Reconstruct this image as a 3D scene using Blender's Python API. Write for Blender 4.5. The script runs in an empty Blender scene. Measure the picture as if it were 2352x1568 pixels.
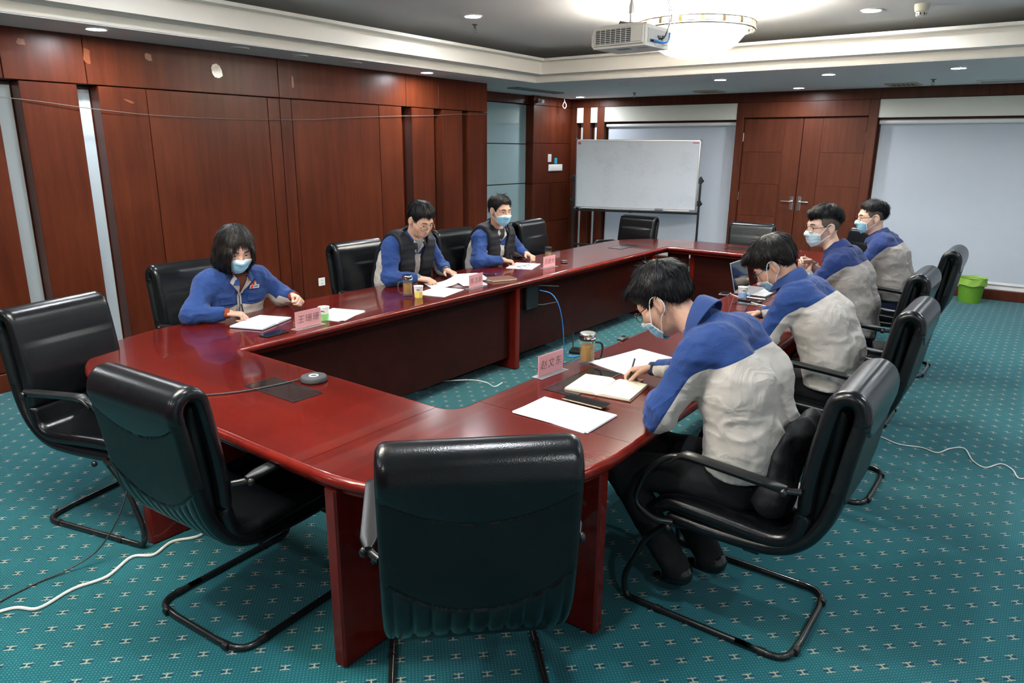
import bpy, bmesh, math, random
import numpy as np
from math import sin, cos, pi, radians, sqrt
from mathutils import Vector, Matrix

# ------------------------------------------------------------------ camera, world, exposure
scn = bpy.context.scene
COL = scn.collection
FPX, CAMH, YAW, PITCH, ROLL = 1636.38, 1.8225, 0.641, 0.2657, 0.0092
_F = Vector((-sin(YAW)*cos(PITCH), cos(YAW)*cos(PITCH), -sin(PITCH)))
_r = Vector((cos(YAW), sin(YAW), 0)); _u = _r.cross(_F)
_R = _r*cos(ROLL) + _u*sin(ROLL); _U = -_r*sin(ROLL) + _u*cos(ROLL)
camd = bpy.data.cameras.new('camera'); cam = bpy.data.objects.new('camera', camd); COL.objects.link(cam)
camd.sensor_width = 36.0; camd.lens = FPX/2352*36.0; camd.clip_start = 0.05; camd.clip_end = 60
cam.matrix_world = Matrix(((_R.x, _U.x, -_F.x, 0), (_R.y, _U.y, -_F.y, 0), (_R.z, _U.z, -_F.z, CAMH), (0, 0, 0, 1)))
scn.camera = cam
w = bpy.data.worlds.new('world'); scn.world = w; w.use_nodes = True
w.node_tree.nodes['Background'].inputs[0].default_value = (0.75, 0.85, 1.0, 1)
w.node_tree.nodes['Background'].inputs[1].default_value = 0.3
scn.view_settings.view_transform = 'Standard'
try: scn.view_settings.look = 'None'
except Exception: pass
scn.view_settings.exposure = 2.22
scn.view_settings.gamma = 1.0
scn.view_settings.use_curve_mapping = False
DOWNLIGHT = 135.0      # emission of a ceiling downlight
BOWL = 6.5            # emission of a chandelier bowl
BULB = 250.0          # emission of the bulbs inside it
rnd = random.Random(7)

# ------------------------------------------------------------------ helpers
def V(*a): return Vector(a)
class MB:
    """collects geometry, build() links it as ONE mesh object"""
    def __init__(s): s.v = []; s.f = []; s.mi = []
    def add(s, vs, fs, mi=0):
        o = len(s.v); s.v += [tuple(p) for p in vs]
        s.f += [tuple(i+o for i in f) for f in fs]; s.mi += [mi]*len(fs); return s
    def box(s, x0, x1, y0, y1, z0, z1, mi=0, M=None):
        vs = [(x, y, z) for z in (z0, z1) for y in (y0, y1) for x in (x0, x1)]
        if M is not None: vs = [tuple(M @ Vector(p)) for p in vs]
        return s.add(vs, [(0,2,3,1),(4,5,7,6),(0,1,5,4),(2,6,7,3),(0,4,6,2),(1,3,7,5)], mi)
    def bbox(s, x0, x1, y0, y1, z0, z1, b=0.004, mi=0, M=None):
        """box with chamfered vertical + horizontal edges"""
        o = len(s.v); vs = []
        b = min(b, (x1-x0)*.49, (y1-y0)*.49, (z1-z0)*.49)
        rings = []
        for z, i in ((z0, b), (z0+b, 0), (z1-b, 0), (z1, b)):
            a0, a1, c0, c1 = x0+i, x1-i, y0+i, y1-i
            k = b if i == 0 else b*.4
            ring = [(a0+k, c0, z), (a1-k, c0, z), (a1, c0+k, z), (a1, c1-k, z), (a1-k, c1, z), (a0+k, c1, z), (a0, c1-k, z), (a0, c0+k, z)]
            rings.append(ring)
        vs = [p for r in rings for p in r]
        fs = [tuple(reversed(range(8))), tuple(range(24, 32))]
        for r in range(3):
            for i in range(8):
                j = (i+1) % 8; fs.append((r*8+i, r*8+j, r*8+8+j, r*8+8+i))
        if M is not None: vs = [tuple(M @ Vector(p)) for p in vs]
        return s.add(vs, fs, mi)
    def lathe(s, prof, n=24, c=(0,0,0), mi=0, M=None, cap=True):
        vs = []; fs = []
        for r, z in prof:
            for i in range(n):
                a = 2*pi*i/n; vs.append((c[0]+r*cos(a), c[1]+r*sin(a), c[2]+z))
        for k in range(len(prof)-1):
            for i in range(n):
                j = (i+1) % n; fs.append((k*n+i, k*n+j, k*n+n+j, k*n+n+i))
        if cap:
            if prof[0][0] > 1e-5: fs.append(tuple(reversed(range(n))))
            if prof[-1][0] > 1e-5: fs.append(tuple((len(prof)-1)*n+i for i in range(n)))
        if M is not None: vs = [tuple(M @ Vector(p)) for p in vs]
        return s.add(vs, fs, mi)
    def tube(s, pts, r, n=10, closed=False, mi=0, cap=True):
        pts = [Vector(p) for p in pts]; N = len(pts); rr = r if isinstance(r, (list, tuple)) else [r]*N
        tang = []
        for i in range(N):
            a = pts[(i-1) % N] if closed or i > 0 else pts[i]; b = pts[(i+1) % N] if closed or i < N-1 else pts[i]
            t = (b-a); tang.append(t.normalized() if t.length > 1e-9 else Vector((0,0,1)))
        up = Vector((0,0,1)) if abs(tang[0].z) < .9 else Vector((1,0,0))
        nrm = (up - tang[0]*up.dot(tang[0])).normalized(); vs = []; fs = []
        for i in range(N):
            nrm = (nrm - tang[i]*nrm.dot(tang[i]))
            nrm = nrm.normalized() if nrm.length > 1e-6 else tang[i].orthogonal().normalized()
            bi = tang[i].cross(nrm)
            for k in range(n):
                a = 2*pi*k/n; vs.append(pts[i] + (nrm*cos(a) + bi*sin(a))*rr[i])
        for i in range(N if closed else N-1):
            i2 = (i+1) % N
            for k in range(n):
                k2 = (k+1) % n; fs.append((i*n+k, i*n+k2, i2*n+k2, i2*n+k))
        if cap and not closed:
            fs.append(tuple(reversed(range(n)))); fs.append(tuple((N-1)*n+k for k in range(n)))
        return s.add(vs, fs, mi)
    def prism(s, poly, z0, z1, mi=0, M=None):
        n = len(poly)
        vs = [(p[0], p[1], z0) for p in poly] + [(p[0], p[1], z1) for p in poly]
        fs = [tuple(reversed(range(n))), tuple(range(n, 2*n))] + [(i, (i+1) % n, n+(i+1) % n, n+i) for i in range(n)]
        if M is not None: vs = [tuple(M @ Vector(p)) for p in vs]
        return s.add(vs, fs, mi)
    def grid(s, fn, nu, nv, mi=0, closeu=False):
        vs = [fn(u/(nu if closeu else nu-1), v/(nv-1)) for v in range(nv) for u in range(nu)]
        fs = []
        for v in range(nv-1):
            for u in range(nu if closeu else nu-1):
                u2 = (u+1) % nu; fs.append((v*nu+u, v*nu+u2, v*nu+nu+u2, v*nu+nu+u))
        return s.add(vs, fs, mi)
    def sphere(s, c, r, n=12, m=8, mi=0):
        r = r if isinstance(r, (tuple, list)) else (r, r, r)
        return s.grid(lambda u, v: (c[0]+r[0]*cos(2*pi*u)*sin(pi*v), c[1]+r[1]*sin(2*pi*u)*sin(pi*v), c[2]+r[2]*cos(pi*v)), n, m+1, mi, True)
    def mesh(s, name):
        me = bpy.data.meshes.new(name); me.from_pydata(s.v, [], s.f); return me
    def build(s, name, mats, parent=None, smooth=True, angle=40, loc=None, fix=True):
        me = s.mesh(name)
        mats = mats if isinstance(mats, (list, tuple)) else [mats]
        for m in mats: me.materials.append(m)
        if len(mats) > 1: me.polygons.foreach_set('material_index', s.mi)
        if fix:
            bm = bmesh.new(); bm.from_mesh(me); bmesh.ops.remove_doubles(bm, verts=bm.verts, dist=1e-6)
            bmesh.ops.recalc_face_normals(bm, faces=bm.faces); bm.to_mesh(me); bm.free()
        if smooth: smooth_angle(me, angle)
        o = bpy.data.objects.new(name, me); COL.objects.link(o)
        if parent is not None: o.parent = parent
        if loc is not None: o.location = loc
        return o
def smooth_angle(me, angle=40):
    me.polygons.foreach_set('use_smooth', [True]*len(me.polygons))
    bm = bmesh.new(); bm.from_mesh(me); ca = radians(angle)
    for e in bm.edges:
        if len(e.link_faces) == 2 and e.calc_face_angle(0) > ca: e.smooth = False
    bm.to_mesh(me); bm.free()
def tag(o, label=None, cat=None, group=None, kind=None):
    if label: o['label'] = label
    if cat: o['category'] = cat
    if group: o['group'] = group
    if kind: o['kind'] = kind
    return o
def thing(name, label, cat, loc=(0,0,0), rz=0, group=None):
    o = bpy.data.objects.new(name, None); COL.objects.link(o); o.empty_display_size = .1
    o.location = loc; o.rotation_euler = (0, 0, rz); return tag(o, label, cat, group)
def copy_tree(o, parent=None):
    c = o.copy(); COL.objects.link(c); c.parent = parent
    for ch in list(o.children): copy_tree(ch, c)
    return c
def arc(cx, cy, r, a0, a1, n): return [(cx+r*cos(a0+(a1-a0)*i/n), cy+r*sin(a0+(a1-a0)*i/n)) for i in range(n+1)]
def smooth_path(P, n=8, closed=False):
    """Catmull-Rom through the points"""
    P = [Vector(p) for p in P]; out = []; N = len(P)
    for i in range(N if closed else N-1):
        p1, p2 = P[i], P[(i+1) % N]
        p0 = P[(i-1) % N] if closed or i > 0 else p1*2-p2
        p3 = P[(i+2) % N] if closed or i < N-2 else p2*2-p1
        for k in range(n):
            t = k/n; out.append(.5*((2*p1) + (p2-p0)*t + (2*p0-5*p1+4*p2-p3)*t*t + (3*p1-p0-3*p2+p3)*t**3))
    if not closed: out.append(P[-1])
    return out
def fillet(P, r, n=5):
    """polyline with rounded corners; r a number or list"""
    P = [Vector(p) for p in P]; out = [P[0]]
    for i in range(1, len(P)-1):
        rr = r[i] if isinstance(r, (list, tuple)) else r
        a, b, c = P[i-1], P[i], P[i+1]
        d1 = (a-b); d2 = (c-b); k = min(rr, d1.length*.49, d2.length*.49)
        s, e = b+d1.normalized()*k, b+d2.normalized()*k
        for j in range(n+1):
            t = j/n; out.append(s*(1-t)**2 + b*2*t*(1-t) + e*t*t)
    out.append(P[-1]); return out

# ------------------------------------------------------------------ materials
MATS = {}
def nt(name):
    m = bpy.data.materials.new(name); m.use_nodes = True; t = m.node_tree
    return m, t, t.nodes['Principled BSDF']
def lk(t, a, b): t.links.new(a, b)
def nd(t, ty, **kw):
    n = t.nodes.new(ty)
    for k, v in kw.items():
        if k.startswith('i_'): n.inputs[k[2:].replace('_', ' ')].default_value = v
        else: setattr(n, k, v)
    return n
def math_(t, op, a, b=None, c=None):
    n = t.nodes.new('ShaderNodeMath'); n.operation = op
    for i, x in enumerate((a, b, c)):
        if x is None: continue
        if isinstance(x, (int, float)): n.inputs[i].default_value = x
        else: t.links.new(x, n.inputs[i])
    return n.outputs[0]
def mixc(t, fac, a, b):
    n = t.nodes.new('ShaderNodeMix'); n.data_type = 'RGBA'
    for s, x in ((n.inputs[0], fac), (n.inputs[6], a), (n.inputs[7], b)):
        if isinstance(x, (int, float)): s.default_value = x
        elif isinstance(x, tuple): s.default_value = (*x, 1) if len(x) == 3 else x
        else: t.links.new(x, s)
    return n.outputs[2]
def mat(name, col, rough=.5, metal=0, var=.08, scale=12, bump=0, bscale=None, coat=0, spec=.5, trans=0, ior=1.45, emit=None, es=0, alpha=1, stretch=(1,1,1), sss=0, sheen=0):
    """Principled with a noise that varies colour and roughness, and an optional bump"""
    if name in MATS: return MATS[name]
    m, t, b = nt(name); MATS[name] = m
    tc = nd(t, 'ShaderNodeTexCoord'); mp = nd(t, 'ShaderNodeMapping'); mp.inputs['Scale'].default_value = stretch
    lk(t, tc.outputs['Object'], mp.inputs[0])
    nz = nd(t, 'ShaderNodeTexNoise', i_Scale=scale, i_Detail=4.0); lk(t, mp.outputs[0], nz.inputs['Vector'])
    c0 = tuple(max(0, x*(1-var)) for x in col); c1 = tuple(min(1, x*(1+var)) for x in col)
    lk(t, mixc(t, nz.outputs[0], c0, c1), b.inputs['Base Color'])
    lk(t, math_(t, 'MULTIPLY_ADD', nz.outputs[0], rough*.25, rough*.875), b.inputs['Roughness'])
    b.inputs['Metallic'].default_value = metal; b.inputs['Specular IOR Level'].default_value = spec
    b.inputs['Coat Weight'].default_value = coat; b.inputs['Coat Roughness'].default_value = .06
    b.inputs['Transmission Weight'].default_value = trans; b.inputs['IOR'].default_value = ior
    b.inputs['Alpha'].default_value = alpha
    if sheen: b.inputs['Sheen Weight'].default_value = sheen
    if sss:
        b.inputs['Subsurface Weight'].default_value = sss; b.inputs['Subsurface Radius'].default_value = (.012, .005, .003); b.inputs['Subsurface Scale'].default_value = 1
    if emit: b.inputs['Emission Color'].default_value = (*emit, 1); b.inputs['Emission Strength'].default_value = es
    if bump:
        nb = nd(t, 'ShaderNodeTexNoise', i_Scale=bscale or scale*8, i_Detail=3.0); lk(t, mp.outputs[0], nb.inputs['Vector'])
        bp = nd(t, 'ShaderNodeBump', i_Strength=1.0, i_Distance=bump); lk(t, nb.outputs[0], bp.inputs['Height']); lk(t, bp.outputs[0], b.inputs['Normal'])
    return m
def wood(name, dark, light, rough=.35, coat=0, gdir='Z', gscale=1.0, spec=.5):
    """straight-grained veneer, grain along gdir"""
    if name in MATS: return MATS[name]
    m, t, b = nt(name); MATS[name] = m
    tc = nd(t, 'ShaderNodeTexCoord'); oi = nd(t, 'ShaderNodeObjectInfo')
    mp = nd(t, 'ShaderNodeMapping'); s = [14*gscale]*3; s['XYZ'.index(gdir)] = .9*gscale; mp.inputs['Scale'].default_value = s
    add = nd(t, 'ShaderNodeVectorMath', operation='ADD'); lk(t, tc.outputs['Object'], add.inputs[0])
    sc = nd(t, 'ShaderNodeVectorMath', operation='SCALE'); lk(t, oi.outputs['Random'], sc.inputs['Scale']); sc.inputs[0].default_value = (7, 5, 3)
    lk(t, sc.outputs[0], add.inputs[1]); lk(t, add.outputs[0], mp.inputs[0])
    n1 = nd(t, 'ShaderNodeTexNoise', i_Scale=1.0, i_Detail=6.0, i_Distortion=.6); lk(t, mp.outputs[0], n1.inputs['Vector'])
    n2 = nd(t, 'ShaderNodeTexNoise', i_Scale=1.1, i_Detail=2.0); lk(t, add.outputs[0], n2.inputs['Vector'])
    n3 = nd(t, 'ShaderNodeTexNoise', i_Scale=9.0, i_Detail=2.0); lk(t, mp.outputs[0], n3.inputs['Vector'])
    f = math_(t, 'ADD', math_(t, 'MULTIPLY', n1.outputs[0], .55), math_(t, 'MULTIPLY', n2.outputs[0], .45))
    f = math_(t, 'ADD', f, math_(t, 'MULTIPLY_ADD', n3.outputs[0], .2, -.1))
    r = nd(t, 'ShaderNodeMapRange'); r.inputs[1].default_value = .3; r.inputs[2].default_value = .7; lk(t, f, r.inputs[0])
    lk(t, mixc(t, r.outputs[0], dark, light), b.inputs['Base Color'])
    b.inputs['Roughness'].default_value = rough; b.inputs['Specular IOR Level'].default_value = spec
    b.inputs['Coat Weight'].default_value = coat; b.inputs['Coat Roughness'].default_value = .04
    bp = nd(t, 'ShaderNodeBump', i_Strength=.15, i_Distance=.0006); lk(t, n3.outputs[0], bp.inputs['Height']); lk(t, bp.outputs[0], b.inputs['Normal'])
    return m

WALLWOOD = wood('wall veneer', (.050,.0088,.0032), (.108,.0225,.0078), rough=.36, spec=.2)
DOORWOOD = wood('door veneer', (.070,.016,.007), (.125,.033,.015), rough=.4, spec=.22)
BACKWOOD = wood('back wall veneer', (.055,.012,.005), (.110,.026,.011), rough=.38, spec=.22)
TABLETOP = wood('mahogany lacquer', (.055,.0034,.0024), (.125,.0085,.005), rough=.2, coat=.40, gdir='Y', gscale=.6, spec=.10)
TABLEX = wood('mahogany lacquer cross', (.055,.0034,.0024), (.125,.0085,.005), rough=.2, coat=.40, gdir='X', gscale=.6, spec=.10)
TABLELEG = wood('mahogany upright', (.085,.0055,.0035), (.19,.0125,.007), rough=.22, coat=.4, gdir='Z', gscale=.8, spec=.15)
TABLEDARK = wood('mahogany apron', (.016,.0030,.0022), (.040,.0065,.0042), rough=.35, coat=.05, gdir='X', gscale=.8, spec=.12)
PAINT = mat('ceiling paint', (.80,.80,.79), .8, var=.03, scale=2, bump=.0008, bscale=60)
CREAM = mat('cream paint', (.88,.86,.80), .6, var=.02, scale=2)
VALANCE = mat('valance board', (.80,.79,.70), .55, var=.03, scale=3)
BLIND = mat('roller blind fabric', (.50,.54,.60), .85, var=.03, scale=1.2, bump=.0004, bscale=500)
GLASSTEAL = mat('frosted teal glass', (.30,.43,.45), .12, var=.05, scale=1.5, coat=.6)
GLASSSTRIP = mat('frosted strip glass', (.50,.58,.62), .15, var=.05, scale=2, coat=.5)
ALU = mat('brushed aluminium', (.62,.63,.64), .3, metal=1, var=.06, scale=30)
CHROME = mat('chrome', (.8,.8,.8), .08, metal=1, var=.03)
STEEL = mat('satin steel', (.7,.69,.66), .22, metal=1, var=.05, scale=20)
GROOVE = mat('dark joint', (.025,.012,.008), .8)
WHITEPL = mat('white plastic', (.82,.82,.80), .35, var=.03)
OFFWHITE = mat('aged white plastic', (.75,.73,.66), .4, var=.05)
BLACKPL = mat('black plastic', (.012,.012,.013), .35, var=.2, scale=40)
DARKGREY = mat('dark grey plastic', (.05,.052,.055), .5, var=.1, bump=.0005, bscale=700)
LEATHER = mat('black leather', (.0055,.0065,.0078), .22, var=.25, scale=25, bump=.00045, bscale=260, spec=.5)
LEATHERBK = mat('black leatherette back', (.0060,.0085,.0095), .42, var=.2, scale=20, bump=.0006, bscale=340, spec=.3)
TUBE = mat('black enamel tube', (.012,.012,.012), .25, var=.2, scale=30, spec=.6, coat=.3)
PAPER = mat('white paper', (.78,.79,.84), .7, var=.015, scale=6)
# ------------------------------------------------------------------ the room
XL, YB, HC = -6.13, 10.8, 2.62
XR, YN = 1.6, -2.0
def carpet_material():
    m, t, b = nt('teal carpet')
    tc = nd(t, 'ShaderNodeTexCoord'); sp = nd(t, 'ShaderNodeSeparateXYZ'); lk(t, tc.outputs['Object'], sp.inputs[0])
    X, Y = sp.outputs[0], sp.outputs[1]
    PX, PY = .15, .14
    M = lambda op, a, b_=None, c=None: math_(t, op, a, b_, c)
    def motif(ox, oy):
        # local coordinates in metres inside one lattice cell
        u = M('MULTIPLY', M('SUBTRACT', M('FRACT', M('ADD', M('DIVIDE', X, PX), ox)), .5), PX)
        v = M('MULTIPLY', M('SUBTRACT', M('FRACT', M('ADD', M('DIVIDE', Y, PY), oy)), .5), PY)
        p_ = M('MULTIPLY', M('ADD', u, v), .7071); q_ = M('MULTIPLY', M('SUBTRACT', v, u), .7071)      # the weave lies diagonally
        au, av = M('ABSOLUTE', p_), M('ABSOLUTE', q_)
        # two opposed crescents (top and bottom), a stem and a dark dash each side
        def ell(cx, cy, rx, ry, a=None, b2=None):
            dx = M('DIVIDE', M('SUBTRACT', a if a is not None else au, cx), rx); dy = M('DIVIDE', M('SUBTRACT', b2 if b2 is not None else av, cy), ry)
            return M('LESS_THAN', M('ADD', M('MULTIPLY', dx, dx), M('MULTIPLY', dy, dy)), 1.0)
        arms = M('LESS_THAN', M('ABSOLUTE', M('SUBTRACT', M('SUBTRACT', av, .0075), M('MULTIPLY', au, .22))), .0023)
        arms = M('MULTIPLY', arms, M('LESS_THAN', au, .0175))
        stem = M('MULTIPLY', M('LESS_THAN', au, .0027), M('LESS_THAN', av, .014))
        beige = M('MAXIMUM', arms, stem)
        navy = ell(.013, 0.0, .010, .0045)
        return beige, navy
    b1, n1 = motif(0, 0); b2, n2 = motif(.5, .5)
    beige = M('MAXIMUM', b1, b2); navy = M('MAXIMUM', n1, n2)
    # fine light pin dots on a diagonal lattice
    dp = .0125
    du = M('SUBTRACT', M('FRACT', M('DIVIDE', M('ADD', X, Y), dp*1.41)), .5); dv = M('SUBTRACT', M('FRACT', M('DIVIDE', M('SUBTRACT', X, Y), dp*1.41)), .5)
    dots = M('LESS_THAN', M('ADD', M('MULTIPLY', du, du), M('MULTIPLY', dv, dv)), .030)
    big = nd(t, 'ShaderNodeTexNoise', i_Scale=1.6, i_Detail=3.0); lk(t, tc.outputs['Object'], big.inputs['Vector'])
    fine = nd(t, 'ShaderNodeTexNoise', i_Scale=260.0, i_Detail=2.0); lk(t, tc.outputs['Object'], fine.inputs['Vector'])
    base = mixc(t, big.outputs[0], (.004,.078,.094), (.007,.120,.138))
    base = mixc(t, M('MULTIPLY', fine.outputs[0], .35), base, (.003,.045,.055))
    c = mixc(t, M('MULTIPLY', dots, .42), base, (.16,.40,.40))
    c = mixc(t, M('MULTIPLY', navy, .8), c, (.006,.018,.055))
    c = mixc(t, M('MULTIPLY', beige, .75), c, (.44,.40,.29))
    lk(t, c, b.inputs['Base Color']); b.inputs['Roughness'].default_value = .95; b.inputs['Specular IOR Level'].default_value = .1
    b.inputs['Sheen Weight'].default_value = .15
    bp = nd(t, 'ShaderNodeBump', i_Strength=.5, i_Distance=.002); lk(t, fine.outputs[0], bp.inputs['Height']); lk(t, bp.outputs[0], b.inputs['Normal'])
    return m
CARPET = carpet_material()
def struct(o): o['kind'] = 'structure'; return o
floor = struct(MB().box(-7.3, XR+.2, YN-.2, YB+.5, -.1, 0).build('floor', CARPET, smooth=False))

# --- left wall: one backing, each veneer panel a piece of its own
WB = struct(MB().box(-6.45, -6.29, YN, 7.63, 0, HC+.3).build('wall_left', WALLWOOD, smooth=False))
def wpanel(parent, x0, x1, y0, y1, z0, z1, m, b=.003, name='panel'):
    return MB().bbox(x0, x1, y0, y1, z0, z1, b).build(name, m, parent, smooth=False)
G = .003
low = [(YN, -.95), (-.8, -.4), (-.25, .9), (.9, 1.4), (1.52, 1.67-.0), (1.67, 2.07), (2.22, 2.62), (2.77, 3.15), (3.15, 4.30), (4.30, 4.435), (4.435, 4.57), (4.57, 5.72), (5.72, 6.07), (6.23, 6.61), (6.76, 7.13), (7.25, 7.63)]
low[4] = (1.4, 1.52)
for a, c in low: wpanel(WB, -6.29, XL, a+G, c-G, .145, 2.258, WALLWOOD)
slots = [(-.95, -.8), (-.4, -.25), (1.52, 1.67), (2.07, 2.22), (2.62, 2.77), (6.07, 6.23), (6.61, 6.76), (7.13, 7.25)]
for a, c in slots:
    o = MB().bbox(-6.289, -6.281, a+.004, c-(.004 if a < 5 else .03), .15, 2.235, .002).build('glass_strip', GLASSSTRIP, WB, smooth=False)
    MB().bbox(-6.289, -6.27, a+.01, c-.01, 2.237, 2.256, .002).build('strip_clip', BLACKPL, WB, smooth=False)
fr = [YN, -.9, .3, 1.6, 2.135, 2.70, 4.44, 6.15, 6.69, 7.22, 7.63]
for a, c in zip(fr[:-1], fr[1:]): wpanel(WB, -6.29, XL, a+G, c-G, 2.266, HC+.01, WALLWOOD)
struct(MB().bbox(-6.29, XL+.018, YN, 7.63, 0, .14, .004).build('baseboard_left', WALLWOOD, smooth=False))
# recessed bay with frosted panes, then the pillar in the corner
XG, XP = -6.984, -6.84
WC = struct(MB().box(-7.15, -7.02, 7.4, YB+.4, 0, HC+.3).box(-7.02, -6.2, 7.45, 7.625, 0, HC+.3).build('wall_bay', WALLWOOD, smooth=False))
zz = [.10, .645, 1.26, 1.88, 2.485]
for a, c in zip(zz[:-1], zz[1:]):
    MB().bbox(-7.02, XG, 7.63, 8.655, a+.007, c-.007, .003).build('pane', GLASSTEAL, WC, smooth=False)
    MB().bbox(-7.02, XG, 8.665, 9.685, a+.007, c-.007, .003).build('pane', GLASSTEAL, WC, smooth=False)
wpanel(WC, -7.02, -6.93, 7.63, 9.69, 2.492, HC+.01, WALLWOOD, name='header_panel')
wpanel(WC, -7.02, -6.95, 7.63, 9.69, 0, .095, WALLWOOD, name='plinth_panel')
zz = [0, .615, 1.252, 1.892, 2.478, HC+.01]
for a, c in zip(zz[:-1], zz[1:]): wpanel(WC, -7.02, XP, 9.69, YB, a+G, c-G, WALLWOOD, name='pillar_panel')

# --- back wall
WK = struct(MB().box(-7.15, XR+.2, YB+.12, YB+.4, 0, HC+.3).build('wall_back', BACKWOOD, smooth=False))
bx = [-6.84, -6.3, -5.1, -3.955, -2.05, -.85, .35, XR]
for a, c in zip(bx[:-1], bx[1:]): wpanel(WK, a+.001, c-.001, YB, YB+.12, 2.482, HC+.01, BACKWOOD)
for a, c in ((-6.84, -6.73), (-6.60, -6.46), (-6.33, -6.19)): wpanel(WK, a, c, YB, YB+.12, 0, 2.48, BACKWOOD, name='wood_strip')
for a, c in ((-6.73, -6.60), (-6.46, -6.33)):
    MB().bbox(a+.002, c-.002, YB+.004, YB+.115, 2.235, 2.478, .002).build('white_block', VALANCE, WK, smooth=False)
    MB().bbox(a+.035, c-.004, YB+.10, YB+.115, .02, 2.23, .002).build('glass_strip', GLASSSTRIP, WK, smooth=False)
wpanel(WK, -3.955, -3.845, YB-.012, YB+.12, 0, 2.48, DOORWOOD, name='door_jamb')
wpanel(WK, -2.165, -2.05, YB-.012, YB+.12, 0, 2.48, DOORWOOD, name='door_jamb')
wpanel(WK, -3.845, -2.165, YB-.012, YB+.12, 2.272, 2.48, DOORWOOD, name='door_head')
def door_leaf(name, x0, x1, side):
    """flush leaf with scored panels; side = -1: handle points left, +1: right"""
    d = bpy.data.objects.new(name, None); COL.objects.link(d); struct(d); d.location = (x0 if side < 0 else x1, YB+.03, 0)
    ox = d.location.x
    w = x1-x0; rail = .26
    a0, a1 = (x0, x1-rail) if side < 0 else (x0+rail, x1)      # wide field on the hinge side
    s0, s1 = (x1-rail, x1) if side < 0 else (x0, x0+rail)
    MB().box(x0+.004-ox, x1-.004-ox, .006, .045, .005, 2.262).build('door_core', DOORWOOD, d, smooth=False)
    MB().bbox(s0+.004-ox, s1-.004-ox, 0, .03, .005, 2.262, .002).build('door_stile', DOORWOOD, d, smooth=False)
    hz = [.005, .40, .87, 1.335, 1.79, 2.262]
    for p, q in zip(hz[:-1], hz[1:]):
        MB().bbox(a0+.004-ox, a1-.004-ox, 0, .03, p+.002, q-.002, .002).build('door_panel', DOORWOOD, d, smooth=False)
    hx = (x1-.055 if side < 0 else x0+.055)-ox
    MB().bbox(hx-.024, hx+.024, -.008, .0, .98, 1.18, .004).build('lock_plate', STEEL, d, smooth=False)
    h = MB().tube([(hx, -.004, 1.105), (hx, -.05, 1.105)], .011, 10)
    h.tube(fillet([(hx, -.045, 1.105), (hx+side*.01, -.05, 1.105), (hx+side*.135, -.05, 1.105)], .01), .0095, 10).build('lever_handle', STEEL, d)
    for z in (.25, 1.15, 2.0):
        q = x0 if side < 0 else x1
        MB().lathe([(.008, -.06), (.008, .06)], 8, (q-ox, -.006, z)).build('hinge', STEEL, d)
    return d
door_leaf('door_1', -3.84, -3.0, -1); door_leaf('door_2', -3.0, -2.17, 1)
def blind_bay(n, x0, x1):
    win = struct(bpy.data.objects.new('window_%d' % n, None)); COL.objects.link(win); win.location = (x0, YB, 0)
    MB().bbox(.001, x1-x0-.001, .0, .11, 2.248, 2.478, .002).build('valance', VALANCE, win, smooth=False)
    MB().tube([(.015, .075, 2.19), (x1-x0-.015, .075, 2.19)], .028, 14).build('roller', WHITEPL, win)
    MB().box(.03, x1-x0-.012, .10, .103, .215, 2.20).build('blind', BLIND, win, smooth=False)
    MB().bbox(.03, x1-x0-.012, .085, .11, .185, .215, .004).build('bottom_rail', WHITEPL, win, smooth=False)
    MB().box(0, x1-x0, .108, .119, .12, .19).build('window_sill', PAINT, win, smooth=False)
    MB().bbox(0, x1-x0, .03, .119, 0, .125, .004).build('plinth', BACKWOOD, win, smooth=False)
    ch = MB().tube([(x1-x0-.02, .06, 2.19), (x1-x0-.021, .055, 1.0), (x1-x0-.03, .06, .9)], .002, 5).build('pull_cord', WHITEPL, win)
blind_bay(1, -6.19, -3.955); blind_bay(2, -2.05, XR)

# --- walls behind the camera (the room goes on): wood panels and more roller blinds
WR = struct(MB().box(XR, XR+.15, YN, YB+.2, 0, HC+.3).build('wall_right', VALANCE, smooth=False))
for k in range(5):
    y0 = YN+.3+k*2.5
    MB().box(XR-.02, XR-.015, y0, y0+2.2, .25, 2.3).build('blind_panel', BLIND, WR, smooth=False)
    MB().bbox(XR-.06, XR, y0+2.2, y0+2.5, 0, HC, .004).build('wood_pier', BACKWOOD, WR, smooth=False)
WN = struct(MB().box(-6.45, XR+.15, YN-.15, YN, 0, HC+.3).build('wall_near', WALLWOOD, smooth=False))
for k in range(5): wpanel(WN, -6.1+k*1.53, -4.6+k*1.53, YN, YN+.03, .14, 2.6, WALLWOOD)

# --- stepped ceiling
def ring(name, x0, x1, y0, y1, z0, z1, m):
    o = MB()
    X0, X1, Y0, Y1 = -7.15, XR+.15, YN-.15, YB+.4
    o.box(X0, x0, Y0, Y1, z0, z1); o.box(x1, X1, Y0, Y1, z0, z1); o.box(x0, x1, Y0, y0, z0, z1); o.box(x0, x1, y1, Y1, z0, z1)
    return struct(o.build(name, m, smooth=False, fix=False))
TX0, TX1, TY0, TY1 = -5.55, .30, -1.1, 7.90
ring('ceiling_soffit', TX0, TX1, TY0, TY1, HC, 2.70, PAINT)
ring('trim_1', TX0+.008, TX1-.008, TY0+.008, TY1-.008, 2.628, 2.695, CREAM)
ring('trim_2', TX0+.2, TX1-.2, TY0+.2, TY1-.17, 2.70, 2.84, CREAM)
ring('trim_3', TX0+.32, TX1-.32, TY0+.32, TY1-.29, 2.84, 2.868, CREAM)
struct(MB().box(-7.15, XR+.15, YN-.15, YB+.4, 2.985, 3.1).build('ceiling', PAINT, smooth=False))

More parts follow.
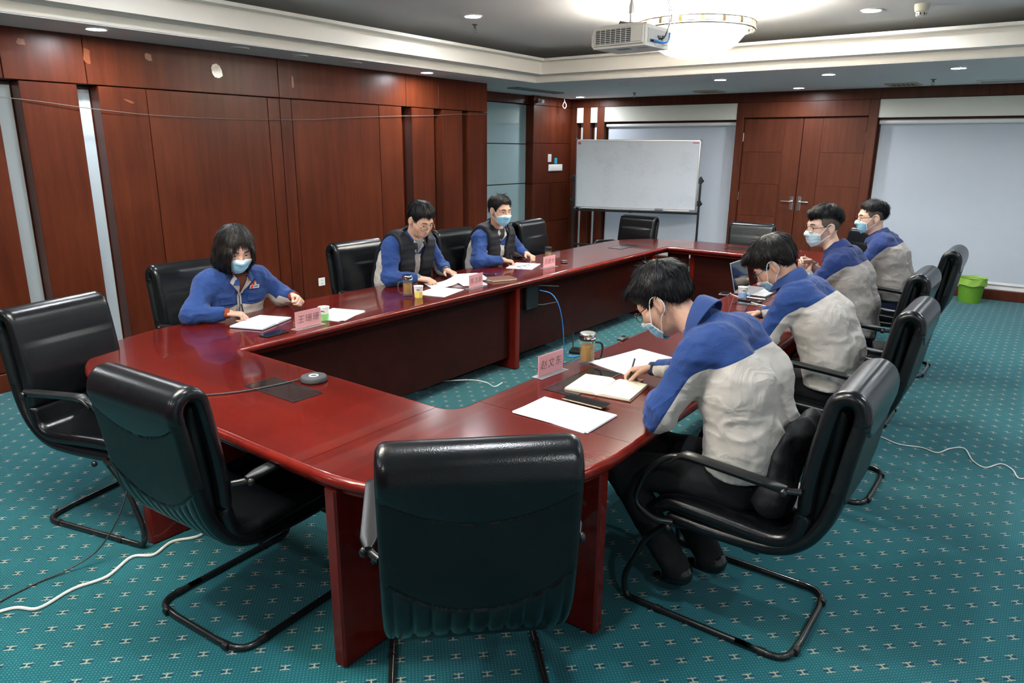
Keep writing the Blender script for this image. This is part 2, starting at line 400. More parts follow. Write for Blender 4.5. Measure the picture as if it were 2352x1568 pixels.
# ------------------------------------------------------------------ conference table
TB = thing('conference_table', 'glossy red mahogany ring shaped conference table with an open centre', 'table', (0,0,0))
OX0, OX1, OY0, OY1, RO = -4.18, -1.10, 1.37, 8.20, .77
IX0, IX1, IY0, IY1 = -3.40, -1.87, 2.10, 7.48
ZT = .76
def rr(x0, x1, y0, y1, r, n=14):
    p = arc(x1-r, y0+r, r, -pi/2, 0, n) + arc(x1-r, y1-r, r, 0, pi/2, n) + arc(x0+r, y1-r, r, pi/2, pi, n) + arc(x0+r, y0+r, r, pi, 1.5*pi, n)
    return p
E_ = .022
def top_piece(poly, m): return MB().prism(poly, ZT-.045, ZT).build('tabletop', m, TB, smooth=False)
q = .0012
o0, o1, o2, o3 = OX0+E_, OX1-E_, OY0+E_, OY1-E_; ro = RO-E_
i0, i1, i2, i3 = IX0-E_, IX1+E_, IY0-E_, IY1+E_; YM = 4.70
top_piece([(-3.41+q, o2), (-1.95-q, o2), (-1.95-q, i2), (-3.41+q, i2)], TABLEX)
top_piece([(-3.41-q, o2), (-3.41-q, i2), (i0, i2), (i0, YM-q), (o0, YM-q)] + arc(o0+ro, o2+ro, ro, pi, 1.5*pi, 14), TABLETOP)
top_piece([(i0, YM+q), (i0, i3), (-3.35-q, i3), (-3.35-q, o3)] + arc(o0+ro, o3-ro, ro, pi/2, pi, 14) + [(o0, YM+q)], TABLETOP)
top_piece([(-3.35+q, i3), (-1.95-q, i3), (-1.95-q, o3), (-3.35+q, o3)], TABLEX)
top_piece([(-1.95+q, o3), (-1.95+q, i3), (i1, i3), (i1, YM+q), (o1, YM+q)] + arc(o1-ro, o3-ro, ro, 0, pi/2, 14), TABLETOP)
top_piece([(i1, YM-q), (i1, 2.25+q), (o1, 2.25+q), (o1, YM-q)], TABLETOP)
rc = .10
top_piece([(-1.95+q, i2)] + [(-1.95+q, o2)] + arc(o1-ro, o2+ro, ro, -pi/2, 0, 14) + [(o1, 2.25-q), (i1, 2.25-q)] + arc(i1-rc+.0, i2+rc, rc, 0, -pi/2, 6)[::1], TABLEX)
def bullnose(outline, out, m, closed=True):
    """half-round lacquered nosing swept along a closed outline (out=+1: faces outward)"""
    n = len(outline); mb = MB(); prof = []
    for k in range(9):
        a = pi/2 - pi*k/8; prof.append((E_*cos(a), ZT-.0225+.0225*sin(a)))
    prof += [(-.02, ZT-.045), (-.02, ZT-.072), (-.045, ZT-.072), (-.045, ZT-.0455)]
    K = len(prof); vs = []; fs = []
    P = [Vector((p[0], p[1], 0)) for p in outline]
    for i in range(n):
        a, b, c = P[i-1], P[i], P[(i+1) % n]
        n1 = Vector(((b-a).y, -(b-a).x, 0)); n2 = Vector(((c-b).y, -(c-b).x, 0))
        n1 = n1.normalized() if n1.length > 1e-9 else n2.normalized(); n2 = n2.normalized() if n2.length > 1e-9 else n1
        nn = (n1+n2).normalized(); sc = 1/max(.5, nn.dot(n1))
        for d, z in prof: vs.append((b.x+nn.x*d*sc*out, b.y+nn.y*d*sc*out, z))
    for i in range(n):
        j = (i+1) % n
        for k in range(K): fs.append((i*K+k, i*K+(k+1) % K, j*K+(k+1) % K, j*K+k))
    return mb.add(vs, fs).build('edge_moulding', m, TB, angle=50)
bullnose(rr(o0, o1, o2, o3, ro, 20), 1, TABLELEG)
inner = [(i0, i2), (i0, i3), (i1, i3)] + [(i1, i2+rc)] + arc(i1-rc, i2+rc, rc, 0, -pi/2, 6)[1:]
inner = [(i0, i2)] + [(i1-rc, i2)] + arc(i1-rc, i2+rc, rc, -pi/2, 0, 6)[1:] + [(i1, i3), (i0, i3)]
bullnose(inner, -1, TABLELEG)
def leg(x0, x1, y0, y1):
    """board leg with a thicker rounded front post"""
    mb = MB().bbox(x0, x1, y0, y1, .0, ZT-.05, .008); return mb.build('leg', TABLELEG, TB, smooth=False)
for x in (-3.16, -1.80, ):
    leg(x-.03, x+.03, 1.385, 1.95); leg(x-.03, x+.03, 7.62, 8.14)
for y in (2.12, 4.68, 7.2):
    leg(-1.68, -1.15, y-.03, y+.03); leg(-4.12, -3.43, y-.03, y+.03)
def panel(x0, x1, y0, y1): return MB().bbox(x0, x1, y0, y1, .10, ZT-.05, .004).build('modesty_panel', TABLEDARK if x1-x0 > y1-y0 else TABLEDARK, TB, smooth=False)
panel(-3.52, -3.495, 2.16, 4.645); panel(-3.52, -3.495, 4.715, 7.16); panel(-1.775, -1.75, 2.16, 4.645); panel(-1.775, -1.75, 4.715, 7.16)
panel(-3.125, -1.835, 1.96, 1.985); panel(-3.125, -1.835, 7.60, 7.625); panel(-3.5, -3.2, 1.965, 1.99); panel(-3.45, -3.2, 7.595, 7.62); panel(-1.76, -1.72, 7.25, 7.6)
def flap(x0, x1, y0, y1):
    f = MB().bbox(x0, x1, y0, y1, ZT-.003, ZT+.0022, .001).build('cable_cover', mat('smoked cover', (.018,.012,.012), .10, coat=.4, var=.1), TB, smooth=False)
    mb = MB()
    for a in ((x0-.005, x1+.005, y0-.005, y0), (x0-.005, x1+.005, y1, y1+.005), (x0-.005, x0, y0, y1), (x1, x1+.005, y0, y1)): mb.box(*a, ZT-.002, ZT+.003)
    mb.build('cover_rim', BLACKPL, f, smooth=False)
flap(-2.82, -2.47, 1.75, 1.90); flap(-1.72, -1.56, 2.56, 2.98); flap(-3.86, -3.71, 6.95, 7.35); flap(-2.85, -2.5, 7.75, 7.92); flap(-1.72, -1.56, 4.95, 5.35)
# ------------------------------------------------------------------ lights of the room
def emat(name, col, s): return mat(name, (.9,.9,.9), .4, emit=col, es=s, var=.02)
LAMPON = emat('downlight glow', (.90,.95,1.0), DOWNLIGHT)
LAMPOFF = mat('downlight glass off', (.55,.55,.5), .3)
def downlight(x, y, z, label, on=True, r=.075):
    t = thing('downlight', label, 'downlight', (x, y, z), 0, 'recessed ceiling downlights')
    MB().lathe([(r*.80, -.002), (r*.86, -.010), (r, -.011), (r*1.06, -.004), (r*1.06, 0.0)], 28, cap=False).build('rim', WHITEPL if on else OFFWHITE, t)
    MB().lathe([(0.0, -.006), (r*.5, -.0058), (r*.82, -.004)], 28, cap=False).build('lens', LAMPON if on else LAMPOFF, t)
    return t
for x, y, on, lab in (
    (-5.70, 2.62, True, 'lit round downlight over the leftmost glass strips of the left wall'),
    (-5.75, 3.80, False, 'dark unlit downlight above the torn tape on the left wall'),
    (-5.76, 4.42, False, 'dark unlit downlight on the left soffit, next one nearer than the vent patch'),
    (-5.76, 5.07, False, 'dark unlit downlight on the left soffit, farthest of the three'),
    (-5.80, 6.15, True, 'lit round downlight above the narrow wall slots'),
    (-6.38, 10.32, True, 'lit round downlight in the far left corner above the whiteboard'),
    (-4.65, 8.60, False, 'dark unlit downlight in the far soffit behind the projector'),
    (-3.39, 8.60, True, 'lit round downlight in the far soffit just right of the white bowl lamp'),
    (-2.95, 10.24, True, 'lit round downlight close above the double door'),
    (-2.18, 8.60, True, 'lit round downlight in the far soffit in front of the double door'),
    (-.97, 8.60, True, 'lit round downlight in the far soffit above the right blind'),
    (.24, 8.60, True, 'lit round downlight in the far soffit at the right end'),
    (-5.75, .5, True, 'lit round downlight in the left soffit nearest the camera'),
    (.95, 6.2, True, 'lit round downlight in the right soffit, far one'), (.95, 3.4, True, 'lit round downlight in the right soffit, middle one'), (.95, .6, True, 'lit round downlight in the right soffit, near one'),
    (-4.2, -1.55, True, 'lit round downlight in the near soffit, left one'), (-2.4, -1.55, True, 'lit round downlight in the near soffit, middle one'), (-.6, -1.55, True, 'lit round downlight in the near soffit, right one')):
    downlight(x, y, HC, lab, on)
for x, y, lab in ((-1.52, 7.14, 'lit round downlight in the raised ceiling beside the smoke detector'), (-4.55, 5.45, 'lit round downlight in the raised ceiling left of the projector'),
    (-1.3, 4.2, 'lit round downlight in the raised ceiling over the right table side'), (-1.1, 1.6, 'lit round downlight in the raised ceiling over the near right corner'),
    (-4.3, 2.6, 'lit round downlight in the raised ceiling over the near left corner'), (-3.0, .2, 'lit round downlight in the raised ceiling nearest the camera')):
    downlight(x, y, 2.985, lab, True, .085)
BOWLM = emat('opal bowl glow', (1.0,.93,.80), BOWL)
BULBM = emat('bulb glow', (1.0,.95,.86), BULB)
GOLD = mat('gilt brass', (.75,.55,.25), .25, metal=1)
def chandelier(x, y, lab):
    t = thing('ceiling_lamp', lab, 'lamp', (x, y, 2.985))
    z0 = -.185
    MB().lathe([(0, -.43), (.12, -.42), (.24, -.385), (.34, -.325), (.405, -.25), (.43, -.205), (.43, -.195), (.40, -.2)], 48, cap=False).build('bowl', BOWLM, t)
    for k in range(6):
        a = 2*pi*k/6; MB().sphere((.20*cos(a), .20*sin(a), -.262), .03, 12, 8).build('bulb', BULBM, t)
        MB().tube([(.20*cos(a), .20*sin(a), -.295), (.20*cos(a), .20*sin(a), -.345)], .014, 10).build('bulb_socket', WHITEPL, t)
    rg = MB(); rg.tube([(.485*cos(2*pi*i/48), .485*sin(2*pi*i/48), z0+.028) for i in range(48)], .008, 8, True)
    rg.tube([(.485*cos(2*pi*i/48), .485*sin(2*pi*i/48), z0-.028) for i in range(48)], .009, 8, True)
    rg.build('ring', STEEL, t)
    for k in range(18):
        a = 2*pi*k/18; M = Matrix.Rotation(a, 4, 'Z')
        p = MB().bbox(.474, .488, -.014, .014, z0-.026, z0+.026, .003, M=M); p.tube([M @ Vector((.47, 0, z0-.03)), M @ Vector((.42, 0, z0-.02))], .005, 6).build('ring_bracket', GOLD, t)
    MB().lathe([(.425, z0-.02), (.425, z0+.0), (.43, z0)], 40, cap=False).build('bowl_rim', STEEL, t)
    MB().lathe([(.10, 0), (.10, -.02), (.03, -.04), (.012, -.05), (.012, -.19)], 20).build('canopy', GOLD, t)
    for k in range(3):
        a = 2*pi*k/3; MB().tube([(.09*cos(a), .09*sin(a), -.01), (.475*cos(a), .475*sin(a), z0+.02)], .004, 6).build('stay', STEEL, t)
    return t
chandelier(-2.64, 6.05, 'large lit white glass bowl ceiling lamp with a gilt ring')
chandelier(-2.64, .9, 'assumed second white glass bowl ceiling lamp, unseen, added to light the near end')  # assumed lamp out of view, added to light the near half of the room

# ------------------------------------------------------------------ chairs
def sweep_cushion(path, wid, th, nx=41, prof=None, disp=None, close_ends=True, mif=None):
    """cushion of width wid swept along a (y,z) path, pillowy long edges. disp(s,u,side)->offset along the normal"""
    N = len(path); mb = MB(); ring = []
    T = []
    for i in range(N):
        a, b = path[max(0, i-1)], path[min(N-1, i+1)]; d = Vector((b[0]-a[0], b[1]-a[1])); T.append(d.normalized())
    L = [0]
    for i in range(1, N): L.append(L[-1]+(Vector(path[i])-Vector(path[i-1])).length)
    h = th/2; rad = h
    us = []
    flat = wid/2-rad
    for k in range(nx): us.append(-flat+2*flat*k/(nx-1))
    sec = [(u, h, 1) for u in us] + [(flat+rad*sin(a), h*cos(a), 0) for a in [pi*j/8 for j in range(1, 8)]] + [(u, -h, -1) for u in reversed(us)] + [(-flat-rad*sin(a), -h*cos(a), 0) for a in [pi*j/8 for j in range(1, 8)]]
    K = len(sec); vs = []; fs = []
    for i in range(N):
        s = L[i]/L[-1]; e = 1.0
        endd = min(L[i], L[-1]-L[i])
        if close_ends and endd < rad: e = sqrt(max(.0, 1-(1-endd/rad)**2))*.97+.03
        nx_, nz_ = -T[i].y, T[i].x
        for u, n, sd in sec:
            d = n*e
            if disp and sd != 0: d += disp(L[i], s, u, sd)*e
            wsc = 1-.0*(1-e)
            vs.append((u*wsc, path[i][0]+nx_*d, path[i][1]+nz_*d))
    for i in range(N-1):
        for k in range(K): fs.append((i*K+k, i*K+(k+1) % K, (i+1)*K+(k+1) % K, (i+1)*K+k))
    fs.append(tuple(reversed(range(K)))); fs.append(tuple((N-1)*K+k for k in range(K)))
    mb.add(vs, fs)
    if mif: mb.mi = [mif(L[i], sec[k][0], sec[k][2]) for i in range(N-1) for k in range(K)]+[0, 0]
    return mb
def p2(pts, n=7): return [(v.x, v.y) for v in smooth_path([(a, b, 0) for a, b in pts], n)]
CW = .53
def groove(d, w=.006, depth=.005): return -depth*math.exp(-(d/w)**2)
def make_chair():
    t = thing('cantilever_chair', 'x', 'chair')
    # path runs front-of-seat -> back along the seat -> up the inside of the back -> over the top -> down outside
    seat_p = p2([(.268, .415), (.252, .447), (.20, .465), (.05, .460), (-.08, .451), (-.17, .448), (-.225, .460), (-.262, .49), (-.278, .54), (-.283, .585)])
    def seat_d(Ld, s, u, sd):
        if sd < 0: return 0
        # fluted zone in the bend of the seat
        f = math.exp(-((Ld-.40)/.10)**2)
        return .006*f*(abs(cos(pi*u/.048))-.6) + .010*math.exp(-((Ld-.18)/.15)**2)*(1-(u/.27)**2)
    sweep_cushion(seat_p, CW, .062, 45, disp=seat_d).build('seat', LEATHER, t, angle=60)
    back_p = p2([(-.282, .575), (-.283, .66), (-.293, .76), (-.308, .86), (-.322, .94), (-.333, .985), (-.352, 1.006), (-.384, 1.012), (-.412, .992), (-.422, .958), (-.417, .920)])
    def back_d(Ld, s, u, sd):
        # slight hollow for the sitter, curved lower hem of the flap at the back
        if s < .5: return -.012*(1-(u/.27)**2)*math.exp(-((Ld-.2)/.14)**2)
        return 0
    sweep_cushion(back_p, CW, .056, 45, disp=back_d).build('backrest', LEATHER, t, angle=60)
    shell_p = p2([(-.420, .968), (-.417, .92), (-.406, .86), (-.394, .78), (-.382, .70), (-.368, .63), (-.347, .565), (-.308, .497), (-.255, .448), (-.195, .420), (-.12, .408), (.02, .405), (.15, .408), (.225, .412)], 14)
    def shell_d(Ld, s, u, sd):
        if sd > 0: return 0
        k = 1-(u/.265)**2
        top = .035+.085*k                      # hem of the folded-over head part
        lowr = .275+.125*k                     # smile-shaped seam above the fluting
        v = groove(Ld-top, .0035, .0045)+groove(Ld-lowr, .0055, .008)
        if Ld < top: v += .005
        if lowr < Ld < .62: v += (.0055*(abs(sin(pi*(u+.026)/.052))**.6-.75)+groove((u+.026+.52) % .052 if (u+.026+.52) % .052 < .026 else (u+.026+.52) % .052-.052, .0035, .004))*min(1, (Ld-lowr)/.02)*min(1, (.62-Ld)/.05)
        return -v
    def shell_m(Ld, u, sd):
        k = 1-(u/.265)**2; return 1 if sd <= 0 and (Ld < .035+.085*k or Ld > .275+.125*k) else 0
    sweep_cushion(shell_p, CW, .05, 121, disp=shell_d, mif=shell_m).build('back_shell', [LEATHERBK, LEATHER], t, angle=60)
    core_p = p2([(-.350, .97), (-.345, .86), (-.334, .75), (-.322, .62), (-.312, .54), (-.285, .475), (-.235, .425), (-.16, .408), (.0, .412), (.15, .418), (.20, .42)])
    sweep_cushion(core_p, CW-.075, .05, 7).build('padding_core', LEATHERBK, t, angle=60)
    # tubular sled frame: one bent tube
    x = .268; z = .0135
    half = [(x, .205, .395), (x, .30, .30), (x, .385, .10), (x, .37, z), (x, .30, z), (x, -.10, z), (x, -.285, z), (.13, -.30, z)]
    pts = half + [(-a, b, c) for a, b, c in reversed(half)]
    pp = fillet(pts, [0, .07, .10, .05, .06, 0, .10, .02, .02, .10, 0, .06, .05, .10, .07, 0], 6)
    MB().tube(pp, .0128, 12).build('sled_frame', TUBE, t)
    for sx in (-1, 1):
        for y in (.22, -.20): MB().tube([(sx*x, y-.012, z), (sx*x, y+.012, z)], .0155, 12).build('glide', BLACKPL, t)
        MB().tube([(sx*.20, -.30, z), (sx*.176, -.302, z)], .0155, 12).build('glide', BLACKPL, t)
    sup = MB().bbox(-.20, .20, .05, .11, .352, .366, .003); sup.bbox(-.20, .20, -.13, -.07, .347, .361, .003)
    sup.tube([(-.262, .20, .39), (-.2, .16, .365), (.2, .16, .365), (.262, .20, .39)], .010, 8).build('seat_support', TUBE, t)
    for sx in (-1, 1):
        xa = sx*.302
        p = fillet([(sx*.268, .19, .405), (xa, .25, .41), (xa, .345, .455), (xa, .30, .60), (xa, .20, .693), (xa, .10, .697), (xa, -.22, .672), (sx*.268, -.265, .668)], [0, .03, .06, .08, .07, .05, .03, 0], 6)
        a = MB().tube(p, .0118, 10).build('armrest', TUBE, t)
        pad = MB(); K_ = 12; N_ = 16; vs = []; fs = []
        for i in range(N_+1):
            v = i/N_; yy = .20-.43*v; drop = .050*max(0, (.16-v)/.16)**2; zc = .713-.030*v-drop; e = min(1, .35+6*min(v, 1-v))
            for k in range(K_):
                a_ = 2*pi*k/K_; ca, sa_ = cos(a_), sin(a_); vs.append((xa+.027*e*math.copysign(abs(ca)**.6, ca), yy, zc+.0085*math.copysign(abs(sa_)**.6, sa_)))
        for i in range(N_):
            for k in range(K_): fs.append((i*K_+k, i*K_+(k+1) % K_, (i+1)*K_+(k+1) % K_, (i+1)*K_+k))
        fs.append(tuple(range(K_))); fs.append(tuple(N_*K_+k for k in reversed(range(K_)))); pad.add(vs, fs)
        pad.build('arm_pad', BLACKPL, a)
        b = MB().sphere((sx*.316, .185, .405), (.014, .014, .014), 10, 6); b.build('bolt', TUBE, t)
        b = MB().sphere((sx*.316, -.222, .671), (.013, .015, .015), 10, 6); b.build('bolt', TUBE, t)
    return t
CHAIRS = {}
_proto = [None]
def chair(key, x, y, deg, label, sz=1.03):
    """deg: heading of the sitter, measured from +Y towards -X"""
    if _proto[0] is None: o = make_chair(); _proto[0] = o
    else: o = copy_tree(_proto[0])
    o.location = (x, y, 0); o.rotation_euler = (0, 0, radians(deg)); o['label'] = label; o['group'] = 'black leather cantilever chairs around the table'
    if sz != 1: o.scale = (1, 1, sz)
    CHAIRS[key] = o; return o
chair('A', -3.56, 1.51, -75, 'empty black leather chair at the rounded left corner of the table')
chair('B', -2.415, 1.475, 4, 'empty black leather chair with its back to the camera, left of the centre one', 1.025)
chair('C', -1.335, 1.565, 45, 'empty black leather chair in the foreground seen straight from behind', 1.065)
chair('D', -.80, 2.65, 90, 'black leather chair of the nearest writing person, sled base in full view')
chair('E', -.84, 4.12, 90, 'black leather chair behind the second person from the front on the right')
chair('F', -.98, 5.36, 90, 'black leather chair behind the man with the white mask on the right')
chair('G', -.95, 6.80, 90, 'black leather chair behind the farthest man on the right, nearest the green bin')
chair('H', -1.75, 8.42, 150, 'mostly hidden black chair at the far right table corner behind the farthest man', .95)
chair('I', -4.36, 8.22, 176, 'empty black leather chair in front of the whiteboard at the far table side', .94)
chair('J', -2.83, 8.28, 184, 'empty black leather chair in front of the double door at the far table side', .94)
chair('K', -4.22, 2.50, -90, 'black leather chair behind the dark haired person in the open blue jacket')
chair('L', -4.20, 3.95, -90, 'black leather chair behind the man reading papers without a mask')
chair('M', -4.20, 5.15, -90, 'black leather chair behind the masked man in the quilted vest')
chair('N', -4.15, 6.37, -86, 'empty black leather chair right of the masked man in the vest')
# ------------------------------------------------------------------ people: implicit bodies meshed with surface nets
A_ = lambda *a: np.array(a, dtype=np.float32)
def vnoise(P, seed=0):
    """smooth 3-D value noise in [-1,1]; P already scaled"""
    I = np.floor(P).astype(np.int64); Fx = (P-I).astype(np.float32); Fx = Fx*Fx*(3-2*Fx)
    def h(i, j, k):
        n = (i*73856093) ^ (j*19349663) ^ (k*83492791) ^ (seed*2654435)
        n = (n ^ (n >> 13))*1274126177; n = (n ^ (n >> 16)) & 0xffff
        return n.astype(np.float32)/32767.5-1
    out = 0
    for a in (0, 1):
        for b in (0, 1):
            for c in (0, 1):
                wgt = (Fx[..., 0] if a else 1-Fx[..., 0])*(Fx[..., 1] if b else 1-Fx[..., 1])*(Fx[..., 2] if c else 1-Fx[..., 2])
                out = out + wgt*h(I[..., 0]+a, I[..., 1]+b, I[..., 2]+c)
    return out
def smin(a, b, k):
    if k <= 0: return np.minimum(a, b)
    h = np.clip(.5+.5*(b-a)/k, 0, 1); return b*(1-h)+a*h-k*h*(1-h)
def smax(a, b, k): return -smin(-a, -b, k)
def d_cone(P, a, b, ra, rb):
    a = np.asarray(a, np.float32); b = np.asarray(b, np.float32); ba = b-a; pa = P-a
    h = np.clip((pa@ba)/max(1e-9, float(ba@ba)), 0, 1)
    return np.sqrt(((pa-h[..., None]*ba)**2).sum(-1))-(ra+(rb-ra)*h)
def d_ell(P, c, r, R=None):
    q = P-np.asarray(c, np.float32)
    if R is not None: q = q@np.asarray(R, np.float32)
    r = np.asarray(r, np.float32)
    k0 = np.sqrt(((q/r)**2).sum(-1)); k1 = np.sqrt(((q/(r*r))**2).sum(-1))
    return k0*(k0-1)/np.maximum(k1, 1e-6)
def d_box(P, c, R, half, rad):
    q = np.abs((P-np.asarray(c, np.float32))@np.asarray(R, np.float32))-(np.asarray(half, np.float32)-rad)
    return np.sqrt((np.maximum(q, 0)**2).sum(-1))+np.minimum(q.max(-1), 0)-rad
def surfnet(fn, lo, hi, h):
    ax = [np.arange(lo[i], hi[i]+h, h, dtype=np.float32) for i in range(3)]
    # coarse pass: only blocks near the surface are evaluated at full resolution
    n = [len(a) for a in ax]; D = np.full(n, 1.0, np.float32); B = 8
    cs = [a[::B] for a in ax]
    G3 = np.stack(np.meshgrid(*[c+h*B/2 for c in cs], indexing='ij'), -1); Dc = fn(G3.reshape(-1, 3)).reshape(G3.shape[:3])
    near = np.abs(Dc) < h*B*1.35+.012
    D[:] = np.repeat(np.repeat(np.repeat(np.sign(Dc), B, 0), B, 1), B, 2)[:n[0], :n[1], :n[2]]
    bl = np.argwhere(near); chunks = []
    off = np.stack(np.meshgrid(*[np.arange(B)]*3, indexing='ij'), -1).reshape(-1, 3)
    for s in range(0, len(bl), 400):
        idx = (bl[s:s+400, None, :]*B+off[None]).reshape(-1, 3)
        ok = (idx[:, 0] < n[0]) & (idx[:, 1] < n[1]) & (idx[:, 2] < n[2]); idx = idx[ok]
        P = np.stack([ax[i][idx[:, i]] for i in range(3)], -1)
        D[idx[:, 0], idx[:, 1], idx[:, 2]] = fn(P)
    S = D < 0
    cnt = np.zeros([k-1 for k in n], np.int8); 
    sl = lambda a, m: slice(a, m-1+a)
    for a in (0, 1):
        for b in (0, 1):
            for c in (0, 1): cnt += S[sl(a, n[0]), sl(b, n[1]), sl(c, n[2])]
    cells = np.argwhere((cnt > 0) & (cnt < 8)); cid = np.full(cnt.shape, -1, np.int64); cid[tuple(cells.T)] = np.arange(len(cells))
    pos = np.zeros((len(cells), 3), np.float32); wn = np.zeros(len(cells), np.float32)
    cor = [(a, b, c) for a in (0, 1) for b in (0, 1) for c in (0, 1)]
    for i, p in enumerate(cor):
        for q in cor[i+1:]:
            if sum(abs(p[k]-q[k]) for k in range(3)) != 1: continue
            da = D[cells[:, 0]+p[0], cells[:, 1]+p[1], cells[:, 2]+p[2]]; db = D[cells[:, 0]+q[0], cells[:, 1]+q[1], cells[:, 2]+q[2]]
            m = (da < 0) != (db < 0); t = np.where(m, da/np.where(m, da-db, 1), 0)
            pt = np.array(p, np.float32)+t[:, None]*(np.array(q, np.float32)-np.array(p, np.float32))
            pos += np.where(m[:, None], pt, 0); wn += m
    pos = pos/np.maximum(wn, 1)[:, None]
    Vt = np.stack([ax[i][cells[:, i]] for i in range(3)], -1)+pos*h
    F = []
    for axis in range(3):
        u, v = (axis+1) % 3, (axis+2) % 3
        s0 = [slice(None)]*3; s1 = [slice(None)]*3; s0[axis] = slice(0, n[axis]-1); s1[axis] = slice(1, n[axis])
        ch = np.argwhere(S[tuple(s0)] != S[tuple(s1)])
        ch = ch[(ch[:, u] > 0) & (ch[:, v] > 0) & (ch[:, u] < n[u]-1) & (ch[:, v] < n[v]-1)]
        if not len(ch): continue
        inside = S[tuple(ch.T)]
        q = []
        for du, dv in ((-1, -1), (0, -1), (0, 0), (-1, 0)):
            c = ch.copy(); c[:, u] += du; c[:, v] += dv; q.append(cid[tuple(c.T)])
        q = np.stack(q, 1); q = np.where(inside[:, None], q, q[:, ::-1]); F.append(q[(q >= 0).all(1)])
    return Vt, (np.concatenate(F) if F else np.zeros((0, 4), int))
def relax(Vt, F, it=2, lam=.5):
    n = len(Vt); e = np.concatenate([F[:, [0, 1]], F[:, [1, 2]], F[:, [2, 3]], F[:, [3, 0]]]); e = np.concatenate([e, e[:, ::-1]])
    deg = np.bincount(e[:, 0], minlength=n).astype(np.float32)[:, None]
    for _ in range(it):
        acc = np.stack([np.bincount(e[:, 0], weights=Vt[e[:, 1], k], minlength=n) for k in range(3)], 1)
        Vt = Vt*(1-lam)+lam*acc/np.maximum(deg, 1)
    return Vt.astype(np.float32)
def np_object(name, parts, mats, parent, attr=None, it=2):
    """parts: list of (V,F); joined into one mesh object. attr: dict name->array over all vertices"""
    Vs, Fs, o = [], [], 0
    for v, f in parts: Vs.append(v); Fs.append(f+o); o += len(v)
    v = np.concatenate(Vs); f = np.concatenate(Fs)
    me = bpy.data.meshes.new(name); me.vertices.add(len(v)); me.vertices.foreach_set('co', v.astype(np.float32).ravel())
    me.loops.add(len(f)*4); me.loops.foreach_set('vertex_index', f.ravel().astype(np.int32))
    me.polygons.add(len(f)); me.polygons.foreach_set('loop_start', np.arange(0, len(f)*4, 4, dtype=np.int32)); me.polygons.foreach_set('loop_total', np.full(len(f), 4, np.int32))
    me.polygons.foreach_set('use_smooth', np.ones(len(f), bool)); me.update(calc_edges=True); me.validate()
    for m in (mats if isinstance(mats, (list, tuple)) else [mats]): me.materials.append(m)
    if attr:
        for k, a in attr.items():
            at = me.attributes.new(k, 'FLOAT', 'POINT'); at.data.foreach_set('value', a.astype(np.float32))
    ob = bpy.data.objects.new(name, me); COL.objects.link(ob); ob.parent = parent; return ob

# materials of skin, hair and cloth
def skin_mat(name, col):
    m = mat(name, col, .45, var=.10, scale=35, bump=.0004, bscale=500, sss=.12, spec=.4); return m
def cloth2(name, ca, cb, rough=.85):
    """two-colour workwear: the sewn boundary comes from the mesh attribute 'yoke'"""
    m, t, b = nt(name)
    at = nd(t, 'ShaderNodeAttribute', attribute_name='yoke'); tc = nd(t, 'ShaderNodeTexCoord')
    nz = nd(t, 'ShaderNodeTexNoise', i_Scale=9.0, i_Detail=4.0); lk(t, tc.outputs['Object'], nz.inputs['Vector'])
    wv = nd(t, 'ShaderNodeTexNoise', i_Scale=700.0, i_Detail=1.0); lk(t, tc.outputs['Object'], wv.inputs['Vector'])
    f = math_(t, 'GREATER_THAN', at.outputs['Fac'], 0.0)
    seam = math_(t, 'LESS_THAN', math_(t, 'ABSOLUTE', math_(t, 'SUBTRACT', at.outputs['Fac'], .004)), .0016)
    A = mixc(t, nz.outputs[0], tuple(x*.9 for x in ca), tuple(x*1.12 for x in ca)); Bc = mixc(t, nz.outputs[0], tuple(x*.9 for x in cb), tuple(x*1.08 for x in cb))
    c = mixc(t, f, Bc, A); c = mixc(t, math_(t, 'MULTIPLY', seam, .35), c, (.01,.01,.03))
    lk(t, c, b.inputs['Base Color']); b.inputs['Roughness'].default_value = rough; b.inputs['Specular IOR Level'].default_value = .25; b.inputs['Sheen Weight'].default_value = .12
    b1 = nd(t, 'ShaderNodeBump', i_Strength=.4, i_Distance=.0006); lk(t, wv.outputs[0], b1.inputs['Height'])
    wr_ = nd(t, 'ShaderNodeTexNoise', i_Scale=7.0, i_Detail=3.0, i_Roughness=.45, i_Distortion=1.2); lk(t, tc.outputs['Object'], wr_.inputs['Vector'])
    fold = math_(t, 'POWER', math_(t, 'SUBTRACT', 1.0, math_(t, 'ABSOLUTE', math_(t, 'MULTIPLY_ADD', wr_.outputs[0], 4.0, -2.0))), 2.0)
    b2 = nd(t, 'ShaderNodeBump', i_Strength=.30, i_Distance=.009); lk(t, math_(t, 'MAXIMUM', fold, 0.0), b2.inputs['Height']); lk(t, b1.outputs[0], b2.inputs['Normal']); lk(t, b2.outputs[0], b.inputs['Normal'])
    return m
BLUE, GREIGE = (.017,.050,.185), (.52,.485,.44)
JACKET = cloth2('blue and beige work jacket', BLUE, GREIGE)
JACKETDK = cloth2('deep blue and taupe work jacket', (.012,.032,.135), (.36,.33,.30))
SKIN = skin_mat('skin', (.60,.36,.26)); SKINW = skin_mat('skin pale', (.68,.44,.34))
HAIR = mat('black hair', (.006,.006,.0065), .5, var=.7, scale=90, spec=.35)
HAIRB = mat('dark brown black hair', (.011,.009,.008), .5, var=.7, scale=90, spec=.35)
FADE = mat('short clipped hair', (.085,.058,.042), .7, var=.3, scale=300)
TROUSER = mat('black trousers', (.008,.008,.009), .85, var=.2, scale=20, bump=.001, bscale=300)
TROUSERB = mat('navy trousers', (.008,.016,.05), .85, var=.2, scale=20)
SHOE = mat('black shoe leather', (.01,.01,.01), .25, var=.2, coat=.3)
VEST = mat('black quilted nylon', (.0055,.0065,.011), .6, var=.2, scale=20, bump=.001, bscale=120)
